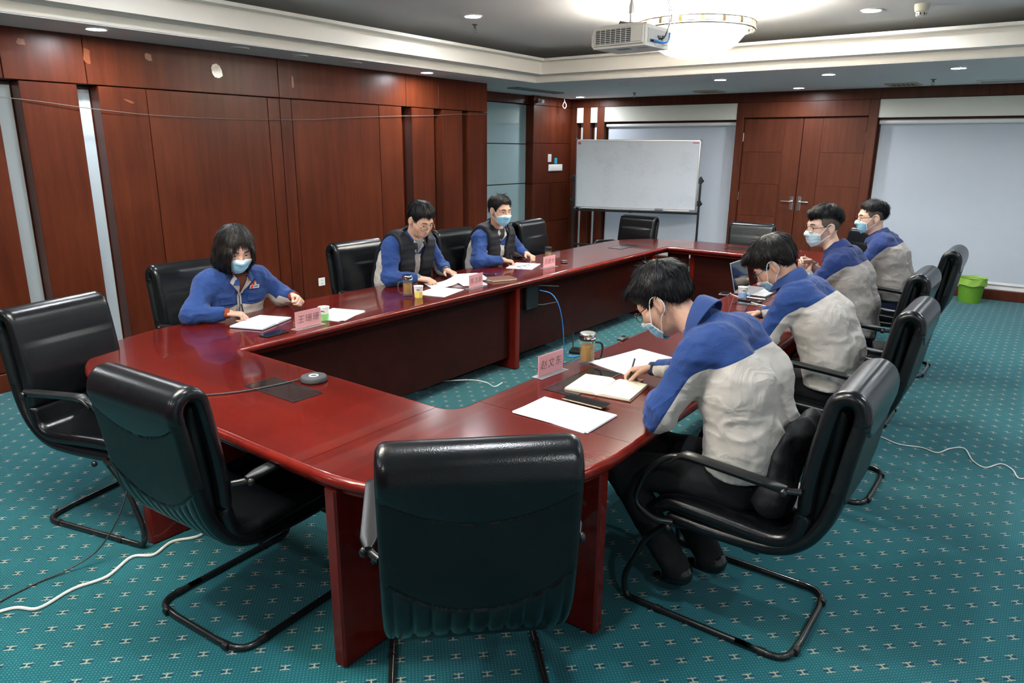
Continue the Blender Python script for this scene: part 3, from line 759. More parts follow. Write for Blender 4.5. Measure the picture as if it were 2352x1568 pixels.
MASKBLUE = mat('blue face mask', (.30,.62,.80), .8, var=.06, scale=30, bump=.0004, bscale=500)
MASKPALE = mat('pale face mask', (.60,.80,.88), .8, var=.05, scale=30, bump=.0004, bscale=500)
MASKWHITE = mat('white mask edge', (.80,.84,.86), .8, var=.04, scale=30)
ELASTIC = mat('white elastic', (.85,.85,.85), .7)
EYEW = mat('eye white', (.75,.72,.70), .2); EYED = mat('dark iris', (.02,.012,.008), .1)
LENS = mat('spectacle lens', (1,1,1), .02, trans=1, ior=1.05, var=0)
LIPS = mat('lips', (.45,.17,.15), .45, var=.1)

def basis(fwd, up):
    f = np.array(fwd, float); f /= np.linalg.norm(f); u = np.array(up, float); u -= f*(u@f); u /= np.linalg.norm(u); r = np.cross(f, u); return np.stack([r, f, u], 1)  # columns: right, forward, up
def head_sdf(Q, ears=True, nose=True):
    """Q in head space (metres, unscaled)"""
    ax = Q*A_(1, 1, 1); S = Q.copy(); S[..., 0] = np.abs(S[..., 0])
    d = d_ell(Q, (0, -.014, .030), (.0765, .098, .088))
    d = smin(d, d_ell(Q, (0, .026, -.030), (.0655, .067, .085)), .03)
    d = smin(d, d_ell(Q, (0, .038, -.078), (.046, .050, .040)), .03)
    d = smin(d, d_ell(S, (.040, .050, -.028), (.030, .030, .030)), .025)
    d = smin(d, d_cone(S, (.012, .082, .022), (.046, .068, .020), .012, .011), .015)
    d = smax(d, -d_ell(S, (.032, .106, .000), (.019, .021, .014)), .014)
    d = smin(d, d_cone(S, (.018, .0815, .0105), (.044, .075, .0085), .0052, .0048), .006)
    d = smin(d, d_cone(S, (.018, .0805, -.0105), (.043, .074, -.009), .0042, .0040), .007)
    if nose:
        d = smin(d, d_cone(Q, (0, .085, .008), (0, .106, -.034), .0075, .0115), .012)
        d = smin(d, d_ell(S, (.012, .096, -.037), (.009, .011, .008)), .008)
    if ears:
        e = d_ell(S, (.081, -.012, -.008), (.008, .019, .032), np.array(((.93, -.36, 0), (.36, .93, 0), (0, 0, 1)), np.float32))
        e = smax(e, -d_ell(S, (.089, -.006, -.004), (.006, .011, .019)), .004)
        e = smin(e, d_ell(S, (.079, -.006, -.036), (.006, .009, .010)), .008)
        d = smin(d, e, .006)
    return d
def hand_parts(wr, dr, nrm, left, pose, sc=1.0):
    """wrist point, direction to the knuckles, back-of-hand normal; returns sdf, bounds, tip info"""
    d = np.array(dr, float); d /= np.linalg.norm(d); n = np.array(nrm, float); n -= d*(n@d); n /= np.linalg.norm(n)
    s = np.cross(d, n)*(1 if left else -1)          # towards the thumb
    o = np.array(wr, float); R = np.stack([s, d, n], 1)
    curls = {'rest': [(22, 30, 18), (24, 34, 20), (28, 36, 22), (30, 36, 24)], 'flat': [(8, 12, 8), (8, 14, 8), (10, 14, 10), (12, 16, 10)], 'fist': [(70, 85, 50), (72, 88, 50), (74, 88, 50), (74, 86, 50)],
             'pen': [(42, 48, 22), (52, 62, 34), (62, 74, 40), (66, 76, 42)], 'hold': [(45, 40, 25), (50, 45, 25), (54, 48, 28), (56, 50, 30)]}[pose]
    prim = []
    prim.append(('box', o+d*.048*sc, R, (.040*sc, .050*sc, .0135*sc), .012*sc)); prim.append(('cone', o-d*.05*sc, o+d*.015*sc, .027*sc, .025*sc))
    lens = [(.044, .026, .020), (.048, .029, .022), (.044, .027, .021), (.034, .020, .018)]; lat = [.029, .0095, -.010, -.029]; bas = [.092, .096, .092, .084]
    tips = []
    for i in range(4):
        p = o+d*bas[i]*sc+s*lat[i]*sc+n*.001; a = 0; r0 = (.0095, .0098, .0093, .0082)[i]*sc; spread = (lat[i]*1.6)
        for k in range(3):
            a += radians(curls[i][k]); dd = (d+s*spread)*cos(a)-n*sin(a); q = p+dd/np.linalg.norm(dd)*lens[i][k]*sc
            prim.append(('cone', p, q, r0*(1-.09*k), r0*(1-.09*(k+1)))); p = q
        tips.append(p)
    tb = o+d*.022*sc+s*.026*sc-n*.004*sc
    if pose == 'pen': t1 = tb+(d*.75+s*.45-n*.45)*.045*sc; t2 = tips[0]+(s*.012+n*.004)*sc
    elif pose == 'fist': t1 = tb+(d*.8+s*.35-n*.4)*.042*sc; t2 = t1+(d*.55-s*.65-n*.55)*.034*sc
    else: t1 = tb+(d*.62+s*.68-n*.35)*.044*sc; t2 = t1+(d*.85+s*.15-n*.3)*.036*sc
    prim.append(('cone', tb, t1, .0135*sc, .0105*sc)); prim.append(('cone', t1, t2, .0105*sc, .0082*sc)); tips.append(t2)
    def fn(P):
        D = None
        for i, p in enumerate(prim):
            e = d_box(P, p[1], p[2], p[3], p[4]) if p[0] == 'box' else d_cone(P, *p[1:])
            k = .012 if i < 2 else .005
            D = e if D is None else smin(D, e, k)
        return D
    pts = np.array([p for q in prim for p in (q[1:3] if q[0] == 'cone' else (q[1],))])
    return fn, pts.min(0)-.045, pts.max(0)+.045, tips, (o, s, d, n)
def person(key, name_label, ox, oy, rz, J, opt):
    """J: joints in the sitter's frame (x right, y forward, z up)"""
    root = thing('person', name_label, 'person', (ox, oy, 0), radians(rz))
    jk = opt.get('jacket', JACKET); skin = opt.get('skin', SKIN); hs = opt.get('hs', 1.08); seed = opt.get('seed', 1)
    c3 = lambda p: np.array((0, *p), np.float32) if len(p) == 2 else np.array(p, np.float32)
    pel, wai, che, upp, nec = [c3(J[k]) for k in ('pelvis', 'waist', 'chest', 'upper', 'neck')]
    sh, el, wr = {}, {}, {}
    for s in 'LR': sh[s], el[s], wr[s] = [c3(J[k+s]) for k in ('sh', 'el', 'wr')]
    hc = c3(J['head']); yaw, pit, rol = [radians(v) for v in J.get('hrot', (0, 0, 0))]
    fw = np.array((sin(yaw)*cos(pit), cos(yaw)*cos(pit), -sin(pit))); up0 = np.array((sin(yaw)*sin(pit), cos(yaw)*sin(pit), cos(pit)))
    rt = np.cross(fw, up0); up_ = up0*cos(rol)+rt*sin(rol); HB = basis(fw, up_)            # columns right, forward, up
    toH = lambda P: ((P-hc)@HB.astype(np.float32))/hs
    frH = lambda q: hc+HB@(np.array(q)*hs)
    g = opt.get('girth', 1.0)
    off = lambda p, x: p+A_(x, 0, 0)
    # ---- body: head, neck and core at fine resolution, plus both hands; one mesh
    nb = nec-A_(0, 0, .03); nh = frH((0, -.028, -.055)); nh2 = frH((0, -.012, -.075))
    def body(P):
        d = head_sdf(toH(P))*hs
        d = smin(d, d_cone(P, nh, nb, .052*hs, .058), .03)
        d = smin(d, d_cone(P, nb, upp, .060, .085), .04)
        return d
    lo = np.minimum(np.minimum(hc-.17*hs, nb-.08), upp-.09); hi = np.maximum(np.maximum(hc+.17*hs, nb+.08), upp+.09)
    parts = [surfnet(body, lo, hi, .0042)]
    parts[0] = (relax(*parts[0], 2, .4), parts[0][1])
    info = {}
    for s in 'LR':
        hd = J.get('hand'+s)
        if not hd: continue
        fn, a, b, tips, fr_ = hand_parts(wr[s], hd[0], hd[1], s == 'L', hd[2], opt.get('hsc', 1.0)); v, f = surfnet(fn, a, b, .0026)
        parts.append((relax(v, f, 2, .4), f)); info[s] = (tips, fr_)
    np_object('body', parts, skin, root)
    # ---- jacket
    tor = [(pel, .128*g, .095), (wai, .130*g, .090), (che, .128*g, .098), (upp, .105, .105)]
    arm = {s: [(sh[s], el[s], .070*g, .061), (el[s], wr[s], .060, .043)] for s in 'LR'}
    def torso_d(P):
        D = None
        for i in range(3):
            (a, ra, wa), (b, rb, wb) = tor[i], tor[i+1]
            for sx in (-1, 1):
                e = d_cone(P, off(a, sx*wa*g), off(b, sx*wb*g), ra, rb); D = e if D is None else smin(D, e, .05)
        D = smin(D, d_cone(P, upp+A_(0, -.0, .03), nec-A_(0, 0, .005), .085, .066), .05)
        for s in 'LR': D = smin(D, d_cone(P, nec-A_(0, 0, .055), sh[s], .052, .066*g), .05)
        return D
    def arm_d(P, s):
        a = arm[s]; ax = (wr[s]-el[s]); ax = (ax/np.linalg.norm(ax)).astype(np.float32)
        return smin(d_cone(P, *a[0]), smax(d_cone(P, *a[1]), (P-wr[s])@ax+.012, .006), .03)      # open cuff
    hem = J.get('hem', .50)
    def wrinkle(P):
        q = P*A_(1, 1, 1)
        n1 = vnoise(q*A_(9, 9, 15)+seed*3.1, seed); n2 = vnoise(q*A_(19, 19, 30)+seed*1.7+n1[..., None]*.9, seed+5)
        w1 = (1-np.abs(n1))**3; w2 = (1-np.abs(n2))**3
        return .011*w1+.006*w2-.006
    def near_elbow(P):
        k = 0
        for s in 'LR': k = k+np.exp(-((P-el[s])**2).sum(-1)/.012)
        return k+.6*np.exp(-((P-wai)**2).sum(-1)/.03)
    def jac(P):
        T = torso_d(P); D = T
        for s in 'LR': D = smin(D, arm_d(P, s), .035)
        D = D-wrinkle(P)*(.75+.9*np.clip(near_elbow(P), 0, 1.2))
        D = smax(D, (hem-P[..., 2])+.02*np.sin(P[..., 0]*14+seed), .012)
        return D
    allp = np.array([pel, wai, che, upp, nec, sh['L'], sh['R'], el['L'], el['R'], wr['L'], wr['R']])
    v, f = surfnet(jac, allp.min(0)-.24, allp.max(0)+.17, .0085); v = relax(v, f, 2, .45)
    sp = np.array([pel, wai, che, upp, nec])
    def yoke(P):
        T = torso_d(P); m = None; z = P[:, 2]
        sa = (upp-che); sa = sa/np.linalg.norm(sa); s_along = (P-che)@sa; Lc = np.linalg.norm(upp-che)
        fwd = np.cross(A_(1, 0, 0), sa)*-1; fwd = -fwd if fwd[1] < 0 else fwd
        depth = (P-che)@fwd
        yb, yf = opt.get('yoke_back', .62), opt.get('yoke_front', -.1)
        mt = np.where(depth < 0, s_along-Lc*yb, s_along-Lc*yf)
        lvl = Lc*(yf+(yb-yf)*(1/(1+np.exp(depth/.02)))); mt = s_along-lvl
        out = mt
        for s in 'LR':
            da = arm_d(P, s)
            am = np.zeros(len(P), np.float32); best = np.full(len(P), 9, np.float32)
            for (a, b, ra, rb) in arm[s]:
                ab = b-a; h_ = np.clip(((P-a)@ab)/float(ab@ab), 0, 1); q = P-(a+h_[:, None]*ab); dd = np.sqrt((q*q).sum(1))-(ra+(rb-ra)*h_)
                u = ab/np.linalg.norm(ab); fr = np.array(opt.get('front'+s, (0, .75, .65)), float); fr = fr-u*(fr@u); fr = fr/np.linalg.norm(fr)
                am = np.where(dd < best, q@fr.astype(np.float32)+opt.get('armshift', .022), am); best = np.minimum(best, dd)
            w = 1/(1+np.exp(-(T-da)/.012)); out = out*(1-w)+am*w
        return out
    np_object('jacket', [(v, f)], jk, root, {'yoke': yoke(v)})
    # stand-and-fall collar
    colm = opt.get('collar', 'jacket')
    cm = mat('collar blue '+jk.name, BLUE if jk is JACKET else (.014,.034,.15), .85, var=.1, sheen=.1)
    axis = (nh-nb); axis = axis/np.linalg.norm(axis); cb = basis(np.cross(A_(1, 0, 0), axis)*-1 if False else A_(0, 1, 0)-axis*axis[1], axis)
    c0 = nec-axis*(.022-opt.get('collar_up', .012))
    def ring(rad, hgt, gap, flare):
        mb = MB()
        def fn(u, vv):
            a = -pi/2+gap+(2*pi-2*gap)*u  ; a = a+pi    # opening faces forward
            fr = .5+.5*cos((u-.5)*2*pi)                 # 1 at the nape
            r = rad*(1+flare*vv)*(1.0+.05*fr)
            hh = hgt*(.55+.45*fr)*(vv)
            p = c0+cb@np.array((r*1.05*cos(a+pi), r*1.08*sin(a+pi)*1.0, hh+.006*fr))
            return tuple(p)
        mb.grid(fn, 33, 6)
        return mb
    def collar_obj():
        mb = MB(); N = 36
        prof = [(.074, -.01), (.070, .02), (.069, .046), (.073, .056), (.083, .046), (.094, .020), (.104, -.012), (.100, -.014), (.090, .014), (.081, .036), (.076, .040), (.074, .02)]
        vs = []; fs = []; K = len(prof)
        for i in range(N+1):
            u = i/N; a = pi/2+radians(24)+(2*pi-2*radians(24))*u; nape = .5-.5*cos(2*pi*u)   # 0 at the opening, 1 at the nape
            for r, z in prof:
                r2 = .055+(r-.055)*(1.0)+(.014 if colm == 'vest' else 0); zz_ = z*(.65+.45*nape)-.030*(1-nape)
                p = c0+cb@np.array((r2*1.02*cos(a), r2*1.04*sin(a)+.012*(1-nape), zz_)); vs.append(tuple(p))
        for i in range(N):
            for k in range(K): fs.append((i*K+k, i*K+(k+1) % K, (i+1)*K+(k+1) % K, (i+1)*K+k))
        fs.append(tuple(range(K))); fs.append(tuple(N*K+k for k in reversed(range(K))))
        return mb.add(vs, fs).build('collar', VEST if colm == 'vest' else cm, root, angle=70)
    collar_obj()
    # ---- vest over the jacket
    if opt.get('vest'):
        def vest(P):
            T = torso_d(P)-.030
            q = .004*np.abs(np.sin((P[..., 2]-P[..., 1]*.3)*pi/.055))
            T = T-q
            fw_gap = np.where(P[..., 1] > wai[1]+(upp[1]-wai[1])*np.clip((P[..., 2]-wai[2])/(upp[2]-wai[2]), 0, 1.2)+.02, (.045+.30*np.clip(P[..., 2]-(upp[2]-.10), 0, .2))-np.abs(P[..., 0]-.0), -1)
            T = smax(T, fw_gap, .012)
            for s in 'LR':
                sx = 1 if s == 'R' else -1; T = smax(T, sx*(P[..., 0]-sh[s][0])+.004, .014)
            T = smax(T, -(d_cone(P, nb-(nh-nb)*.3, nh, .066, .066)), .012); T = smax(T, (hem-.01-P[..., 2]), .012)
            return T
        v, f = surfnet(vest, allp[:5].min(0)-.28, allp[:5].max(0)+.24, .0085); v = relax(v, f, 1, .4); np_object('vest', [(v, f)], VEST, root)
    # ---- trousers and shoes
    kn = {s: c3(J['kn'+s]) for s in 'LR'}; an = {s: c3(J['an'+s]) for s in 'LR'}
    def tro(P):
        D = d_cone(P, pel+A_(-.07, 0, -.01), pel+A_(.07, 0, -.01), .105, .105)
        for s, sx in (('L', -1), ('R', 1)):
            D = smin(D, d_cone(P, pel+A_(sx*.085, .02, -.01), kn[s], .092, .070), .05); D = smin(D, d_cone(P, kn[s], an[s], .070, .058), .03)
        D = D-.006*(1-np.abs(vnoise(P*A_(14, 14, 20), seed+9)))**3
        return smax(D, P[..., 2]-(hem+.12), .02)
    pts = np.array([pel, kn['L'], kn['R'], an['L'], an['R']]); v, f = surfnet(tro, pts.min(0)-.2, pts.max(0)+.2, .012); np_object('trousers', [(relax(v, f), f)], opt.get('trousers', TROUSER), root)
    for s in 'LR':
        a = an[s]; ft = J.get('foot'+s, (0, 1, 0)); fd = np.array(ft, float); fd /= np.linalg.norm(fd); 
        def shoe(P, a=a, fd=fd):
            b0 = a-A_(0, 0, .035)-fd*.03; D = d_cone(P, b0, b0+fd*.12+A_(0, 0, -.012), .042, .040); D = smin(D, d_cone(P, b0+fd*.12+A_(0, 0, -.012), b0+fd*.19+A_(0, 0, -.016), .042, .034), .03)
            D = smin(D, d_cone(P, a, b0, .05, .045), .03)
            return smax(D, (float(max(.002, b0[2]-.05))-P[..., 2]), .006)
        v, f = surfnet(shoe, a-.27, a+.27, .008); np_object('shoe', [(relax(v, f), f)], SHOE, root)
    # ---- hair
    st = opt.get('hair', 'short'); hm = opt.get('hairmat', HAIR)
    def skull(Q): return head_sdf(Q, ears=False, nose=False)
    ky = np.array(opt.get('hair_y', (-.13, -.075, -.045, -.02, .012, .03, .048, .07, .13)), np.float32); kz = np.array(opt.get('hair_z', (-.085, -.080, -.045, .012, .012, .012, .050, .058, .068)), np.float32)
    tk = opt.get('hair_t', .017)
    def comb(Q):      # ridges of hair running down from the whorl
        a = np.arctan2(Q[..., 0]-.01, Q[..., 1]+.055); r = np.sqrt((Q[..., 0]-.01)**2+(Q[..., 1]+.055)**2+.3*(Q[..., 2]-.11)**2)
        c, s_ = np.cos(a), np.sin(a); n = vnoise(np.stack([c*9, s_*9, r*11], -1)+seed, seed+3); m_ = vnoise(np.stack([c*21+n*.6, s_*21, r*16], -1)+seed, seed+4); return .6*n+.6*m_
    def hair_short(Q):
        zl = np.interp(Q[..., 1], ky, kz).astype(np.float32); up = np.clip((Q[..., 2]-zl)/.06, 0, 1); top = np.clip((Q[..., 2]-.02)/.08, 0, 1)
        n1 = vnoise(Q*A_(55, 40, 40)+seed, seed+2); n2 = comb(Q)
        t = .003+(tk*(.45+.55*top))*up*up*(3-2*up)+(.003*n1+.0042*n2)*up
        fr = np.clip((Q[..., 1]-.05)/.04, 0, 1)*np.clip((Q[..., 2]-.04)/.04, 0, 1); t = t+opt.get('fringe', .006)*fr
        return smax(skull(Q)-t, (zl-Q[..., 2])*.9+.004*n2, .006)
    def hair_bob(Q):
        n1 = vnoise(Q*A_(50, 50, 14)+seed, seed+2); n2 = comb(Q)
        S = Q.copy(); S[..., 0] = np.abs(S[..., 0])
        d = skull(Q)-.020
        d = smin(d, d_ell(S, (.062, -.018, -.052), (.046, .066, .108)), .03); d = smin(d, d_ell(Q, (0, -.070, -.045), (.098, .060, .108)), .03)
        d = smin(d, d_ell(Q, (.055, -.045, -.09), (.065, .062, .062)), .02)
        d = d+.005*n1+.005*n2
        face = d_ell(Q, (-.010, .118, -.040), (.066, .100, .122)); d = smax(d, -face, .012)
        neckc = d_cone(Q, (0, .06, -.06), (0, .0, -.30), .05, .06); d = smax(d, -neckc, .01)
        return d
    hf = hair_bob if st == 'bob' else hair_short
    HL = np.array((-.16, -.17, -.20)); HH = np.array((.16, .16, .17))
    v, f = surfnet(hf, HL, HH, .0042); v = relax(v, f, 1, .35)
    # strands that follow the whorl
    r_ = np.random.default_rng(seed); fc = v[f].mean(1); nn = np.cross(v[f[:, 1]]-v[f[:, 0]], v[f[:, 2]]-v[f[:, 0]]); nn /= np.maximum(np.linalg.norm(nn, axis=1), 1e-9)[:, None]
    zl = np.interp(fc[:, 1], ky, kz); ok = np.where((fc[:, 2] > zl+.004) if st != 'bob' else np.ones(len(fc), bool))[0]
    ok = ok[(np.linalg.norm(fc[ok]-A_(0, -.01, 0), axis=1) > .07) & (np.linalg.norm(fc[ok]-A_(.01, -.055, .112), axis=1) > .035)]
    pick = r_.choice(ok, min(len(ok), opt.get('strands', 6500)), replace=True); whorl = np.array((.01, -.055, .112))
    sv, sf = [], []
    for i in pick:
        p, nrm = fc[i].astype(float), nn[i].astype(float); t = p-whorl; t = t-nrm*(t@nrm); t = t/(np.linalg.norm(t)+1e-6)
        if st == 'bob': t = t*.4+np.array((0, 0, -1.0)); t -= nrm*(t@nrm); t /= np.linalg.norm(t)+1e-6
        t = t+r_.normal(0, .13, 3); t -= nrm*(t@nrm)*.8; t /= np.linalg.norm(t)+1e-6; sd = np.cross(nrm, t)
        L = r_.uniform(.022, .048)*opt.get('strand_len', 1.0); wd = r_.uniform(.0004, .0010); lift = r_.uniform(.0003, .0035)
        b = len(sv)
        for k, (a, w_, l_) in enumerate(((0, 1, -.001), (.4, 1, .0015), (.75, .8, .002+lift*.4), (1.0, .25, lift*.6))):
            q = p+t*L*a+nrm*(l_-a*a*L*.22); sv.append(q-sd*wd*w_); sv.append(q+sd*wd*w_)
        for k in range(3): sf.append((b+2*k, b+2*k+1, b+2*k+3, b+2*k+2))
    sv = np.array(sv, np.float32); sf = np.array(sf)
    W_ = lambda q: (hc+(q*hs)@HB.T).astype(np.float32)
    np_object('hair', [(W_(v), f), (W_(sv), sf)], hm, root)
    if opt.get('fade'):
        def fadef(Q):
            zl = np.interp(Q[..., 1], (-.13, -.06, -.02, .03, .045, .06), (-.07, -.06, .0, .0, .02, .2)).astype(np.float32); return smax(skull(Q)-.0022, (zl-Q[..., 2])*.9, .003)
        v, f = surfnet(fadef, HL, HH, .005); np_object('clipped_hair', [(W_(relax(v, f, 1)), f)], FADE, root)
    # ---- face: eyes, brows, mouth
    tr = lambda pts: [tuple(frH(p)) for p in pts]
    for sx in (-1, 1):
        e = MB().sphere((0, 0, 0), .0112*hs, 14, 10); e.sphere((0, 0, 0), .0045*hs, 8, 6)
        e.v = [tuple(frH(np.array((sx*.031, .0745, .0005)))+HB@np.array(p)) for p in e.v]
        c = frH((sx*.031, .0745+.0095, -.0012)); e.mi = [1 if np.linalg.norm(np.mean([e.v[i] for i in fc_], 0)-c) < .0062*hs else 0 for fc_ in e.f]
        e.build('eye', [EYEW, EYED], root, fix=False)
        MB().tube(tr([(sx*.014, .0935, .0225), (sx*.026, .0935, .0265), (sx*.040, .087, .0265), (sx*.050, .078, .0225)]), [.0022*hs, .0033*hs, .003*hs, .0012*hs], 6).build('eyebrow', hm, root)
    if not opt.get('mask'):
        lp = MB().tube(tr([(-.024, .0835, -.0665), (-.010, .0915, -.0625), (0, .0925, -.0640), (.010, .0915, -.0625), (.024, .0835, -.0665)]), [.001*hs, .0036*hs, .0036*hs, .0036*hs, .001*hs], 8)
        lp.tube(tr([(-.022, .0835, -.0675), (-.009, .0905, -.0715), (0, .0915, -.0722), (.009, .0905, -.0715), (.022, .0835, -.0675)]), [.001*hs, .0042*hs, .0046*hs, .0042*hs, .001*hs], 8).build('lips', LIPS, root)
    else:
        nu, nv = 33, 22; low_ = opt.get('mask_low', 0.0)
        uu, vv = np.meshgrid(np.linspace(-1, 1, nu), np.linspace(0, 1, nv), indexing='ij')
        zt = -.014-.020*np.abs(uu)**1.5-low_; zb = -.122+.028*np.abs(uu)**1.6-low_*.4; zz = zt+(zb-zt)*vv
        ph = uu*1.02; rad = np.linspace(.17, .03, 120)
        cy = .012+.0*zz
        dirx, diry = np.sin(ph), np.cos(ph)
        P = np.stack([dirx[..., None]*rad, cy[..., None]+diry[..., None]*rad, np.repeat(zz[..., None], 120, -1)], -1).astype(np.float32)
        D = head_sdf(P.reshape(-1, 3), ears=False).reshape(P.shape[:3]); hit = np.argmax(D < .0055, axis=2); R0 = rad[hit]; R0 = np.where((D < .0055).any(2), R0, .075)
        for _ in range(10):
            m_ = R0.copy(); m_[1:-1, 1:-1] = (R0[:-2, 1:-1]+R0[2:, 1:-1]+R0[1:-1, :-2]+R0[1:-1, 2:])/4; m_[1:-1, -1] = (R0[:-2, -1]+R0[2:, -1]+R0[1:-1, -2])/3
            R0 = np.maximum(R0, m_)
        R0 = R0+.004*np.cos(uu*1.3)*np.sin(vv*pi)+.0016*(np.abs(((vv*4.2) % 1)-.5)*2)*(vv > .15)*(vv < .9)
        pts = [tuple(frH((dirx[i, j]*R0[i, j], cy[i, j]+diry[i, j]*R0[i, j], zz[i, j]))) for j in range(nv) for i in range(nu)]
        mm = MB(); fs = []; mi = []
        for j in range(nv-1):
            for i in range(nu-1): fs.append((j*nu+i, j*nu+i+1, j*nu+nu+i+1, j*nu+nu+i)); mi.append(1 if j < 3 or i == 0 or i == nu-2 else 0)
        mm.v = pts; mm.f = fs; mm.mi = mi
        mo = mm.build('face_mask', [opt.get('maskmat', MASKBLUE), MASKWHITE], root, angle=80)
        sm = mo.modifiers.new('thickness', 'SOLIDIFY'); sm.thickness = .0012; sm.offset = 1
        for sx in (-1, 1):
            i = 0 if sx < 0 else nu-1
            e0 = (dirx[i, 2]*R0[i, 2], cy[i, 2]+diry[i, 2]*R0[i, 2], zz[i, 2]); e1 = (dirx[i, -3]*R0[i, -3], cy[i, -3]+diry[i, -3]*R0[i, -3], zz[i, -3])
            lp = [e0, (sx*.080, .022, .004), (sx*.0835, .000, .022), (sx*.086, -.022, .016), (sx*.084, -.030, -.012), (sx*.083, -.020, -.036), (sx*.0765, .012, -.055), e1]
            MB().tube(smooth_path(tr(lp), 4), .0017*hs, 6).build('ear_loop', ELASTIC, mo)
    if opt.get('glasses'):
        fm = opt['glasses']; gy = .1075; gz = opt.get('glass_z', -.004); rx, rz_ = opt.get('lens_r', (.0255, .0185))
        gl = bpy.data.objects.new('spectacles', None); COL.objects.link(gl); gl.parent = root
        for sx in (-1, 1):
            rim = []
            for k in range(24):
                a = 2*pi*k/24; cx, sz_ = cos(a), sin(a); rim.append((sx*.0335+rx*np.sign(cx)*abs(cx)**.8, gy-.008*(((sx*.0335+rx*cx)/.06)**2), gz+rz_*np.sign(sz_)*abs(sz_)**.8))
            MB().tube(tr(rim), .0013*hs, 6, True).build('rim', fm, gl)
            cen = tuple(frH((sx*.0335, gy-.0025, gz))); L = MB(); R1 = tr(rim); n_ = len(R1); fwv = HB[:, 1]*.0008
            L.v = [tuple(np.array(p)-fwv) for p in R1]+[tuple(np.array(p)+fwv) for p in R1]; L.f = [tuple(range(n_)), tuple(reversed(range(n_, 2*n_)))]+[(i, (i+1) % n_, n_+(i+1) % n_, n_+i) for i in range(n_)]; L.mi = [0]*len(L.f)
            L.build('lens', LENS, gl)
            MB().tube(smooth_path(tr([(sx*(.0335+rx), gy-.008, gz+.006), (sx*.067, gy-.02, gz+.008), (sx*.079, .03, .006), (sx*.083, -.012, .014), (sx*.083, -.028, .0)]), 4), .0017*hs, 6).build('temple', opt.get('temple', fm), gl)
        MB().tube(smooth_path(tr([(-.0335+rx, gy, gz+.003), (0, gy+.003, gz+.008), (.0335-rx, gy, gz+.003)]), 4), .0012*hs, 6).build('bridge', fm, gl)
    def front_y(x, z, extra=0.0):
        yy = np.linspace(.55, -.2, 376, dtype=np.float32); P = np.stack([np.full_like(yy, x), yy, np.full_like(yy, z)], -1); D = (vest if opt.get('vest') and extra else jac)(P); i = np.argmax(D < 0); return float(yy[i])
    return root, info, frH, toH, front_y
# ------------------------------------------------------------------ the seven people
FRAMEB = mat('black spectacle frame', (.01,.01,.012), .3); FRAMEM = mat('brown metal frame', (.06,.035,.025), .25, metal=.8); FRAMES = mat('pale gold frame', (.75,.66,.50), .2, metal=1)
FRAMET = mat('teal temple', (.01,.12,.18), .3)
legs = dict(knL=(-.15, .46, .53), knR=(.15, .47, .53), anL=(-.12, .42, .09), anR=(.12, .43, .09), footL=(0, 1, 0), footR=(0, 1, 0))
P1 = person('P1', 'person in blue and beige jacket bent over an open notebook, nearest the camera', -.80, 2.65, 90,
    dict(pelvis=(.0, .57), waist=(.0, .76), chest=(.045, .95), upper=(.13, 1.09), neck=(.235, 1.165), head=(.41, 1.228), hrot=(-4, 40, 0),
         shL=(-.195, .17, 1.075), elL=(-.265, .27, .84), wrL=(-.03, .40, .815), shR=(.195, .20, 1.075), elR=(.31, .37, .86), wrR=(.30, .575, .83),
         handR=((-.18, 1, -.28), (.45, .1, .85), 'pen'), handL=((.9, .35, -.12), (0, .2, 1), 'rest'),
         knL=(-.17, .47, .53), knR=(.13, .49, .53), anL=(-.12, .22, .13), anR=(.02, .13, .15), footL=(0, .8, -.55), footR=(.1, .8, -.5), hem=.625),
    dict(hs=1.13, collar_up=.034, mask=True, mask_low=.012, glasses=FRAMEM, hair_t=.024, fringe=.012, seed=3, hair_y=(-.13, -.075, -.045, -.022, .010, .03, .052, .08, .13), hair_z=(-.085, -.075, -.035, .010, .002, .0, .028, .040, .045), strands=9000, yoke_front=.5, girth=1.05, armshift=.012, frontL=(-.25, .8, .15), frontR=(.25, .8, .15)))
P2 = person('P2', 'person in blue and beige jacket writing head down beside the laptop', -.84, 4.14, 90,
    dict(pelvis=(.0, .57), waist=(.01, .74), chest=(.085, .91), upper=(.19, 1.03), neck=(.285, 1.10), head=(.385, 1.19), hrot=(-8, 42, 0),
         shL=(-.195, .22, 1.02), elL=(-.27, .31, .83), wrL=(-.04, .43, .815), shR=(.195, .24, 1.02), elR=(.33, .34, .86), wrR=(.30, .52, .83),
         handR=((-.3, .95, -.2), (.4, .1, .85), 'pen'), handL=((.9, .35, -.12), (0, .2, 1), 'rest'), hem=.585, **legs),
    dict(hs=1.16, collar_up=.034, mask=True, mask_low=.012, glasses=FRAMEB, temple=FRAMET, hair_t=.028, fringe=.014, hairmat=HAIRB, seed=8, hair_y=(-.13, -.075, -.045, -.022, .010, .03, .052, .08, .13), hair_z=(-.085, -.075, -.035, .010, .002, .0, .028, .040, .045), strands=8000, yoke_front=.5, girth=1.05, armshift=.012, frontL=(-.25, .8, .15), frontR=(.25, .8, .15)))
